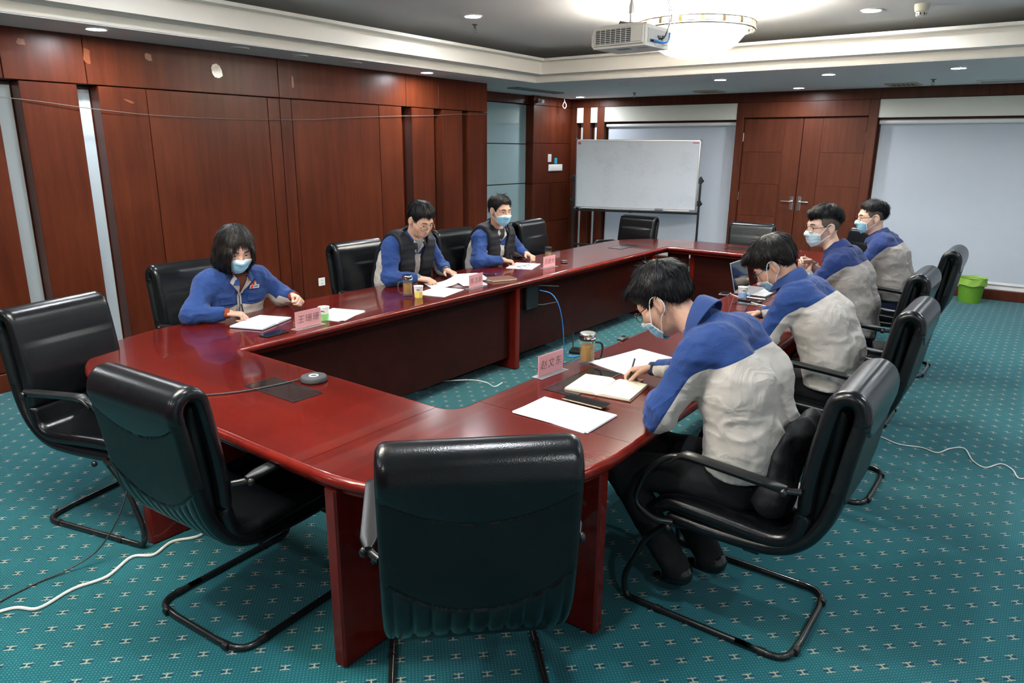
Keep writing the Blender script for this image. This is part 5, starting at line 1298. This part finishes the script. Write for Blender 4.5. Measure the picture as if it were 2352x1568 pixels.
# laptop with charger lead
t = thing('laptop', 'open silver laptop with black screen lid edge on the right table', 'laptop', (-1.72, 5.46, ZT), radians(90))
MB().bbox(-.17, .17, -.12, .12, .002, .016, .004).build('base', mat('silver shell', (.55,.56,.58), .3, metal=.9), t, smooth=False)
MB().bbox(-.155, .155, -.02, .105, .016, .0168, .0004).build('keyboard', mat('grey keys', (.10,.10,.11), .5), t, smooth=False); MB().bbox(-.05, .05, -.10, -.035, .016, .0166, .0003).build('touchpad', mat('grey pad', (.30,.31,.33), .4), t, smooth=False)
LM = Matrix.Translation((0, .118, .012)) @ Matrix.Rotation(radians(-14), 4, 'X')
sc = MB().bbox(-.17, .17, -.004, .004, 0, .225, .003, M=LM).build('screen_lid', mat('silver shell', (.5,.5,.5)), t, smooth=False); MB().bbox(-.163, .163, -.0048, -.004, .012, .218, .0003, M=LM).build('display', GLASSBLK, sc, smooth=False); MB().bbox(-.012, .012, .004, .0045, .10, .125, .0002, M=LM).build('badge', WHITEPL, sc, smooth=False)
tag(MB().tube(smooth_path([(-1.86, 5.27, ZT+.004), (-1.80, 5.21, ZT+.004), (-1.66, 5.08, ZT+.004), (-1.52, 5.0, ZT+.004), (-1.35, 4.96, ZT+.004), (-1.12, 4.9, ZT+.004)], 6), .0028, 6).build('charging_cable', WHITEPL), 'white charging cable lying on the right table beside the blue cup', 'cable')
t = thing('card_reader', 'slim black device lying in front of the blue paper cup', 'device', (-1.645, 5.08, ZT), radians(82)); MB().bbox(-.022, .022, -.085, .085, .0005, .016, .004).build('body', BLACKPL, t, smooth=False); MB().bbox(-.016, .016, -.06, .03, .016, .0166, .0003).build('top_plate', GLASSBLK, t, smooth=False)
# ------------------------------------------------------------------ router under the table edge and cables
t = thing('wifi_router', 'black router fixed to the inner panel of the left table', 'router', (-3.493, 4.93, .60), 0)
MB().bbox(0, .035, -.09, .09, -.125, .105, .008).build('housing', BLACKPL, t, smooth=False)
for z_ in (.07, -.10): MB().tube([(.03, .085, z_), (.05, .13, z_-.005), (.10, .30, z_-.03 if z_ > 0 else z_)], [.005, .005, .004], 8).build('antenna', DARKGREY, t)
lg = MB()
for k in range(6): lg.bbox(.0352, .0358, -.06, -.052, -.09+.028*k, -.082+.028*k, .0002)
lg.build('indicator_slots', GLASSBLK, t, smooth=False)
BLUEC = mat('blue network cable', (.04,.25,.72), .4)
tag(MB().tube(smooth_path([(-3.45, 5.02, .63), (-3.36, 5.07, .60), (-3.30, 5.10, .50), (-3.28, 5.14, .32), (-3.28, 5.17, .12), (-3.27, 5.22, .02), (-3.22, 5.33, .006), (-3.2, 5.45, .006)], 8), .0042, 8).build('network_cable', BLUEC), 'blue network cable hanging from the router to the floor', 'cable')
t = thing('floor_router', 'black router with upright antennas on the carpet in the table centre', 'router', (-3.27, 5.45, 0), radians(20)); MB().bbox(-.10, .10, -.07, .07, .002, .032, .008).build('housing', BLACKPL, t, smooth=False)
for sx, hh in ((-.09, .17), (.09, .19)): MB().tube([(sx, .06, .02), (sx*1.02, .075, .05), (sx*1.06, .08, hh)], [.006, .006, .004], 8).build('antenna', DARKGREY, t)
tag(MB().tube(smooth_path([(-3.35, 4.72, .03), (-3.30, 4.78, .006), (-3.22, 4.95, .006), (-3.20, 5.15, .006), (-3.24, 5.36, .006)], 6), .003, 6).build('power_lead', BLACKPL), 'thin black power lead on the carpet beside the middle table leg', 'cable')
WIRE = mat('off white cable', (.70,.69,.64), .45)
tag(MB().tube(smooth_path([(-3.75, 3.75, .05), (-3.45, 4.02, .07), (-3.33, 4.12, .05), (-3.29, 4.18, .006), (-3.3, 4.3, .006)], 6), .0045, 6).build('floor_cable', WIRE), 'short white cable looping out under the left table panel', 'cable')
def floorpath(px): return px
tag(MB().tube(smooth_path([(-3.14, .68, .007), (-3.10, .80, .007), (-3.02, .86, .007), (-3.05, 1.0, .007), (-3.03, 1.13, .007), (-3.10, 1.27, .007), (-3.04, 1.34, .007), (-3.08, 1.45, .007), (-3.03, 1.56, .007), (-3.1, 1.7, .007), (-3.2, 1.85, .007)], 7), .007, 8).build('floor_cable', WIRE), 'thick white cable snaking over the carpet at lower left', 'cable')
tag(MB().tube(smooth_path([(-1.35, 4.9, .005), (-.95, 4.92, .005), (-.70, 4.97, .005), (-.55, 4.90, .005), (-.42, 4.93, .005), (-.33, 4.90, .005), (-.27, 5.03, .005), (-.20, 5.08, .005), (-.14, 4.90, .005), (-.07, 4.83, .005), (.0, 4.95, .005), (.06, 4.90, .005), (.10, 4.78, .005), (.17, 4.88, .005), (.24, 5.05, .005), (.6, 5.1, .005)], 7), .0042, 6).build('floor_cable', WIRE), 'thin pale cable waving over the carpet at the right', 'cable')
# green waste bin by the far wall
t = thing('waste_bin', 'green plastic waste bin with a bag liner by the far right wall', 'bin', (-.66, 10.50, 0)); GREEN = mat('green plastic', (.16,.36,.03), .45, var=.08); LINER = mat('green bag liner', (.26,.45,.06), .5, var=.15, bump=.004, bscale=40)
MB().lathe([(0, .004), (.115, .004), (.12, .0), (.122, .004), (.148, .285), (.152, .29), (.145, .29), (.116, .012), (0, .012)], 32, cap=False).build('bucket', GREEN, t)
MB().grid(lambda u, v: ((.153+.008*v+.004*sin(u*44+v*3))*cos(2*pi*u), (.153+.008*v+.004*sin(u*44+v*3))*sin(2*pi*u), .305-.085*v+.008*sin(u*31)), 64, 6, closeu=True).build('liner', LINER, t)
MB().lathe([(0, .12), (.10, .13), (.135, .25), (.15, .302), (.156, .31)], 32, cap=False).build('liner_inside', LINER, t)

# dark garment stuffed behind the nearest sitter
def garment(P):
    d = d_ell(P, (-.655, 2.62, .66), (.055, .17, .17)); d = smin(d, d_ell(P, (-.66, 2.52, .58), (.075, .11, .075)), .05); d = smin(d, d_ell(P, (-.61, 2.72, .78), (.045, .13, .09)), .05)
    return d-.012*(1-np.abs(vnoise(P*A_(13, 13, 13), 4)))**3+.006
v, f = surfnet(garment, A_(-.85, 2.3, .42), A_(-.45, 3.0, .95), .010); tag(np_object('folded_jacket', [(relax(v, f), f)], mat('dark padded cloth', (.006,.006,.007), .7, bump=.002, bscale=60), None), 'crumpled black garment stuffed between the nearest sitter and the chair back', 'jacket')
# ------------------------------------------------------------------ whiteboard, projector, fittings
t = thing('whiteboard', 'wheeled whiteboard with aluminium frame on black stand by the far wall', 'whiteboard', (-6.17, 9.93, 0), math.atan2(.62, 1.78))
BW, BZ0, BZ1 = 1.90, .90, 1.955
def wb_mat():
    m, tt, b = nt('smudged whiteboard'); tc = nd(tt, 'ShaderNodeTexCoord'); mp = nd(tt, 'ShaderNodeMapping'); mp.inputs['Scale'].default_value = (2.5, 2.5, 3.5); lk(tt, tc.outputs['Object'], mp.inputs[0])
    n1 = nd(tt, 'ShaderNodeTexNoise', i_Scale=1.0, i_Detail=6.0, i_Roughness=.65); lk(tt, mp.outputs[0], n1.inputs['Vector']); n2 = nd(tt, 'ShaderNodeTexNoise', i_Scale=9.0, i_Detail=3.0); lk(tt, mp.outputs[0], n2.inputs['Vector'])
    r = nd(tt, 'ShaderNodeMapRange'); r.inputs[1].default_value = .50; r.inputs[2].default_value = .75; lk(tt, math_(tt, 'ADD', math_(tt, 'MULTIPLY', n1.outputs[0], .75), math_(tt, 'MULTIPLY', n2.outputs[0], .25)), r.inputs[0])
    lk(tt, mixc(tt, math_(tt, 'MULTIPLY', r.outputs[0], .5), (.66,.70,.75), (.38,.40,.42)), b.inputs['Base Color']); b.inputs['Roughness'].default_value = .25; return m
MB().box(.012, BW-.012, -.006, .006, BZ0+.012, BZ1-.012).build('writing_surface', wb_mat(), t, smooth=False)
fr_ = MB()
for a in ((0, BW, BZ0, BZ0+.022), (0, BW, BZ1-.022, BZ1), (0, .022, BZ0+.022, BZ1-.022), (BW-.022, BW, BZ0+.022, BZ1-.022)): fr_.bbox(a[0], a[1], -.013, .013, a[2], a[3], .003)
fr_.build('frame', ALU, t, smooth=False)
for x_ in (0, BW):
    for z_ in (BZ0, BZ1): MB().bbox(x_-.016, x_+.016, -.016, .016, z_-.016, z_+.016, .004).build('corner_cap', mat('grey corner cap', (.18,.2,.23), .4), t, smooth=False)
MB().bbox(.02, .07, -.0075, -.006, BZ1-.075, BZ1-.04, .0003).build('sticker', mat('red sticker', (.6,.12,.12), .5), t, smooth=False); MB().bbox(BW-.12, BW-.03, -.0075, -.006, BZ1-.05, BZ1-.035, .0003).build('sticker', MATS['red sticker'], t, smooth=False)
for x_ in (-.035, BW+.035):
    MB().bbox(x_-.016, x_+.016, -.02, .02, .09, 1.42, .003).build('post', BLACKPL, t, smooth=False)
    for z_ in (1.36, 1.02): k_ = MB().bbox(x_-.03, x_+.03, -.03, .03, z_-.04, z_+.04, .006); k_.sphere((x_+(.03 if x_ > 0 else -.03), -.02, z_), .022, 10, 6); k_.build('clamp', BLACKPL, t)
    MB().bbox(x_-.018, x_+.018, -.28, .28, .055, .09, .004).build('foot', BLACKPL, t, smooth=False)
    for y_ in (-.26, .26): MB().tube([(x_-.012, y_, .028), (x_+.012, y_, .028)], .027, 14).build('castor', BLACKPL, t)
MB().bbox(-.03, BW+.03, -.014, .014, BZ0-.05, BZ0-.018, .003).build('crossbar', BLACKPL, t, smooth=False); MB().bbox(-.03, BW+.03, -.014, .014, .30, .33, .003).build('crossbar', BLACKPL, t, smooth=False)
MB().bbox(.1, BW-.1, -.06, -.012, BZ0-.006, BZ0+.004, .002).build('pen_tray', ALU, t, smooth=False); MB().sphere((BW*.47, -.02, BZ0-.035), .024, 10, 6).build('pivot_knob', BLACKPL, t)
tag(MB().bbox(-.06, .06, -.02, .02, 0, .03, .006, M=Matrix.Translation((-4.88, 10.30, BZ0+.004)) @ Matrix.Rotation(.33, 4, 'Z')).build('board_eraser', mat('grey felt', (.25,.25,.27), .9), smooth=False), 'grey eraser on the whiteboard tray', 'eraser')
# projector under the raised ceiling
t = thing('projector', 'white projector hanging from the ceiling beside the bowl lamp', 'projector', (-2.64, 4.93, 2.985), radians(-4)); t.scale = (1.3, 1.3, 1.3)
PJ = OFFWHITE; zb = -.365; pk = .63
pts_ = [(-.17, -.125), (.165, -.125), (.17, -.12), (.17, .12), (.165, .125), (-.165, .125), (-.17, .12)]
def pj_body():
    mb = MB(); n = 20; vs = []; fs = []
    prof = [(-.155, zb), (.17, zb), (.17, zb+.108), (.12, zb+.118), (-.10, zb+.118), (-.155, zb+.10), (-.172, zb+.07), (-.172, zb+.018)]
    for y_ in (-.125, .125):
        for x_, z_ in prof: vs.append((x_, y_, z_))
    K = len(prof); fs = [tuple(range(K)), tuple(reversed(range(K, 2*K)))]+[(i, K+i, K+(i+1) % K, (i+1) % K) for i in range(K)]
    return mb.add(vs, fs)
b = pj_body().build('case', PJ, t, smooth=False)
MB().bbox(-.155, .162, -.131, -.124, zb+.012, zb+.104, .006).build('front_bezel', OFFWHITE, t, smooth=False)
MB().box(-.142, .150, -.1325, -.1305, zb+.022, zb+.096).build('grille_back', BLACKPL, t, smooth=False)
for k in range(8): MB().bbox(-.142, .150, -.135, -.131, zb+.0245+k*.0095, zb+.0275+k*.0095, .0006).build('grille_slat', OFFWHITE, t, smooth=False)
for k in range(7): MB().bbox(-.142+k*.0325, -.139+k*.0325, -.1352, -.131, zb+.022, zb+.096, .0006).build('grille_bar', OFFWHITE, t, smooth=False)
MB().bbox(.085, .150, -.1345, -.131, zb+.022, zb+.096, .001).build('grille_cover', OFFWHITE, t, smooth=False)
MB().box(.170, .172, -.10, .11, zb+.02, zb+.09).build('port_panel', mat('grey port panel', (.5,.5,.5), .5), t, smooth=False)
for y_, z_, w_ in ((-.06, .03, .018), (-.02, .03, .015), (.02, .055, .02), (.06, .035, .012), (.06, .06, .012)): MB().bbox(.1715, .176, y_-w_, y_+w_, zb+z_-.007, zb+z_+.007, .002).build('port', BLACKPL, t, smooth=False)
MB().box(-.05, .03, -.07, -.02, zb-.001, zb+.001).build('vent_label', BLACKPL, t, smooth=False); MB().box(.08, .14, -.06, -.03, zb-.001, zb+.001).build('warning_label', mat('yellow label', (.6,.42,.05), .5), t, smooth=False)
MB().tube([(0, 0, 0), (0, 0, -.17*pk)], .013, 12).build('drop_pole', STEEL, t); MB().tube([(0, 0, -.165*pk), (0, 0, -.24*pk)], .0095, 12).build('drop_pole', STEEL, t); MB().tube([(0, 0, -.20*pk), (0, 0, -.28*pk)], .014, 12).build('coupling', STEEL, t); MB().tube([(0, 0, -.27*pk), (0, 0, -.365*pk)], .0085, 12).build('drop_pole', STEEL, t)
MB().lathe([(.035, -.36*pk), (.035, -.37*pk), (.015, -.38*pk)], 16).build('mount_plate', DARKGREY, t)
for a in (20, 140, 260): MB().tube([(0, 0, -.366*pk), (.085*cos(radians(a)), .085*sin(radians(a)), -.366*pk), (.09*cos(radians(a)), .09*sin(radians(a)), -.385*pk)], .006, 6).build('mount_arm', DARKGREY, t)
for a in (20, 140, 260): MB().tube([(.09*cos(radians(a)), .09*sin(radians(a)), -.38*pk), (.09*cos(radians(a)), .09*sin(radians(a)), zb+.117)], .005, 6).build('mount_post', BLACKPL, t)
MB().lathe([(.05, 0), (.05, -.012), (.02, -.02)], 20).build('ceiling_rose', STEEL, t)
for k in range(2): MB().tube(smooth_path([(.05+.02*k, .25, 0), (.10+.01*k, .22, -.10), (.17, .12+.02*k, -.20), (.195, .06, zb+.09), (.20, .02, zb+.05), (.178, .0+.03*k, zb+.04)], 6), .003, 6).build('signal_cable', BLACKPL, t)
MB().tube(smooth_path([(.178, -.05, zb+.03), (.21, -.02, zb+.02), (.215, .04, zb+.035), (.20, .08, zb+.08)], 6), .006, 8).build('video_plug_cable', BLUEC, t)
# ceiling fittings
t = thing('smoke_detector', 'cream smoke detector on the raised ceiling at upper right', 'smoke detector', (-1.13, 7.09, 2.985)); MB().lathe([(.058, 0), (.058, -.02), (.05, -.055), (.04, -.062)], 24).build('base', mat('cream plastic', (.72,.68,.56), .4), t); MB().lathe([(.04, -.062), (.038, -.088), (.03, -.095), (0, -.096)], 24, cap=False).build('sensor_cage', OFFWHITE, t)
for k in range(8): a = 2*pi*k/8; MB().bbox(.036, .041, -.005, .005, -.085, -.068, .001, M=Matrix.Rotation(a, 4, 'Z')).build('cage_slot', DARKGREY, t, smooth=False)
for x, y, z, lab in ((-4.84, 5.83, 2.985, 'brass sprinkler head in the raised ceiling left of the projector'), (-5.24, 10.0, HC, 'dark sprinkler head in the far soffit above the whiteboard'), (-1.34, 9.83, HC, 'dark sprinkler head in the far soffit right of the door')):
    t = thing('sprinkler', lab, 'sprinkler', (x, y, z), 0, 'ceiling sprinklers'); MB().lathe([(.03, 0), (.03, -.006), (.012, -.012), (.012, -.03), (.006, -.035)], 14).build('body', mat('aged brass', (.22,.18,.14), .4, metal=.8), t)
    for sx in (-1, 1): MB().tube([(sx*.010, 0, -.028), (sx*.017, 0, -.05), (sx*.003, 0, -.068)], .003, 6).build('yoke_arm', MATS['aged brass'], t)
    MB().lathe([(0, -.068), (.020, -.068), (.020, -.071), (0, -.072)], 14, cap=False).build('deflector', MATS['aged brass'], t)
def vent(x, y, w, l, lab, m, slats=6, name='ceiling_vent'):
    t = thing(name, lab, 'vent', (x, y, HC), 0, 'ceiling air vents'); mb = MB(); e = .025
    for a in ((-w/2, w/2, -l/2, -l/2+e), (-w/2, w/2, l/2-e, l/2), (-w/2, -w/2+e, -l/2+e, l/2-e), (w/2-e, w/2, -l/2+e, l/2-e)): mb.bbox(*a, -.016, 0, .004)
    mb.build('frame', m, t, smooth=False); MB().box(-w/2+e, w/2-e, -l/2+e, l/2-e, -.003, 0).build('backing', GROOVE, t, smooth=False)
    for k in range(slats):
        if w <= l: x0 = -w/2+e+(w-2*e)*(k+.5)/slats; MB().box(x0-.004, x0+.004, -l/2+e, l/2-e, -.013, -.003).build('slat', m, t, smooth=False)
        else: y0 = -l/2+e+(l-2*e)*(k+.5)/slats; MB().box(-w/2+e, w/2-e, y0-.004, y0+.004, -.013, -.003).build('slat', m, t, smooth=False)
vent(-6.20, 8.85, .20, 1.15, 'long dark slot vent in the soffit above the teal glass', mat('grey vent', (.22,.22,.22), .5), 4)
YV = mat('yellowed vent', (.52,.46,.33), .5)
vent(-4.19, 10.27, .34, .40, 'small yellowed vent in the soffit above the left blind', YV); vent(-1.73, 10.35, .36, .42, 'small yellowed vent in the soffit right of the door', YV); vent(-.30, 10.4, 1.3, .42, 'wide white vent in the soffit above the right blind', WHITEPL, 5)
# wall fittings
def fit(name, lab, cat, loc, rz=0): return thing(name, lab, cat, loc, rz)
t = fit('wall_socket', 'white wall socket low on the left wood wall behind the seats', 'socket', (XL, 4.80, .42)); MB().bbox(0, .010, -.043, .043, -.043, .043, .004).build('plate', WHITEPL, t, smooth=False)
for y_, z_ in ((-.008, .016), (.008, .016), (-.009, -.014), (.009, -.014), (0, -.024)): MB().box(.0098, .0106, y_-.002, y_+.002, z_-.005, z_+.005).build('slot', BLACKPL, t, smooth=False)
t = fit('thermostat', 'grey blank switch plate on the corner pillar', 'switch', (XP, 10.11+.08, 1.655)); MB().bbox(0, .010, -.085, .02, -.06, .065, .004).build('plate', mat('grey plate', (.55,.54,.52), .4), t, smooth=False)
t = fit('light_switch', 'wide white light switch on the corner pillar beside the whiteboard', 'switch', (XP, 10.34, 1.50)); MB().bbox(0, .010, -.21, .21, -.055, .055, .004).build('plate', WHITEPL, t, smooth=False)
for k in range(5): r_ = MB().bbox(.010, .014, -.195+.08*k, -.125+.08*k, -.042, .042, .003).build('rocker', WHITEPL, t, smooth=False); MB().box(.014, .0145, -.165+.08*k, -.155+.08*k, -.02, -.012).build('mark', INK, r_, smooth=False)
tag(MB().bbox(XP, XP+.006, 10.31, 10.39, 1.565, 1.66, .002).build('teal_tag', mat('teal tag', (.02,.35,.50), .5), smooth=False), 'small teal tag above the light switch', 'tag')
t = fit('security_camera', 'small white camera high on the pillar edge', 'camera', (XP, 9.82, 2.545)); MB().bbox(0, .03, -.03, .03, -.03, .03, .006).build('bracket', WHITEPL, t, smooth=False); MB().tube([(.02, 0, 0), (.10, -.02, -.015)], .028, 14).build('housing', WHITEPL, t)
t = fit('ceiling_hook', 'white cable loop hanging from the soffit in the far left corner', 'cable', (-6.70, 10.35, HC)); MB().tube(smooth_path([(0, 0, 0), (.005, .005, -.06), (.03, .02, -.12), (.01, .01, -.17), (-.02, -.01, -.13), (0, 0, -.07)], 6), .006, 8).build('loop', WHITEPL, t); MB().lathe([(.02, 0), (.02, -.008), (.008, -.012)], 12).build('rose', WHITEPL, t)
tag(MB().tube(smooth_path([(XL+.012, .2, 2.16), (XL+.012, 1.2, 2.14), (XL+.012, 2.1, 2.135), (XL+.02, 2.7, 2.085), (XL+.012, 3.2, 2.055), (XL+.012, 3.9, 2.05), (XL+.012, 4.7, 2.07), (XL+.012, 5.4, 2.12), (XL+.012, 6.0, 2.155), (XL+.012, 6.6, 2.185), (XL+.012, 7.1, 2.22), (XL+.012, 7.62, 2.235)], 6), .0028, 6).build('wall_wire', mat('grey wire', (.16,.12,.10), .5)), 'thin grey wire strung across the left wood wall', 'wire')
TAPE = mat('clear tape', (.17,.13,.11), .15, var=.3, scale=60, bump=.003, bscale=60, coat=.6); TAPEB = mat('brown tape', (.17,.045,.013), .3, var=.3, scale=40, coat=.5)
def scrap(lab, y, z, w, h, m, deg=0, seed=0):
    r = random.Random(seed); n = 9; poly = []
    for k in range(n): a = 2*pi*k/n; poly.append((w/2*max(-1, min(1, 1.3*cos(a)))*r.uniform(.75, 1.05), h/2*max(-1, min(1, 1.3*sin(a)))*r.uniform(.75, 1.05)))
    M = Matrix.Translation((XL+.0005, y, z)) @ Matrix.Rotation(radians(deg), 4, 'X') @ Matrix(((0, 0, 1, 0), (1, 0, 0, 0), (0, 1, 0, 0), (0, 0, 0, 1)))
    return tag(MB().prism(poly, 0, .0025, M=M).build('tape_scrap', m, smooth=False), lab, 'tape', 'tape scraps on the left wall')
scrap('brown tape strip at the seam of the left wall frieze', 2.72, 2.47, .055, .12, TAPEB, 0, 1); scrap('silvery torn tape on the left wall frieze', 3.80, 2.455, .10, .12, TAPE, 8, 2); scrap('brown tape square at the top of the left wall near the frame edge', 2.28, 2.525, .06, .05, TAPEB, 0, 3)
scrap('dark tape square under the ceiling on the left wall', 3.20, 2.51, .06, .06, TAPEB, 0, 4); scrap('slanted brown tape mark below the frieze of the left wall', 3.00, 2.155, .08, .02, TAPEB, -20, 5); scrap('faint tape mark on the frieze right of the torn tape', 4.60, 2.42, .03, .12, TAPEB, 0, 6)
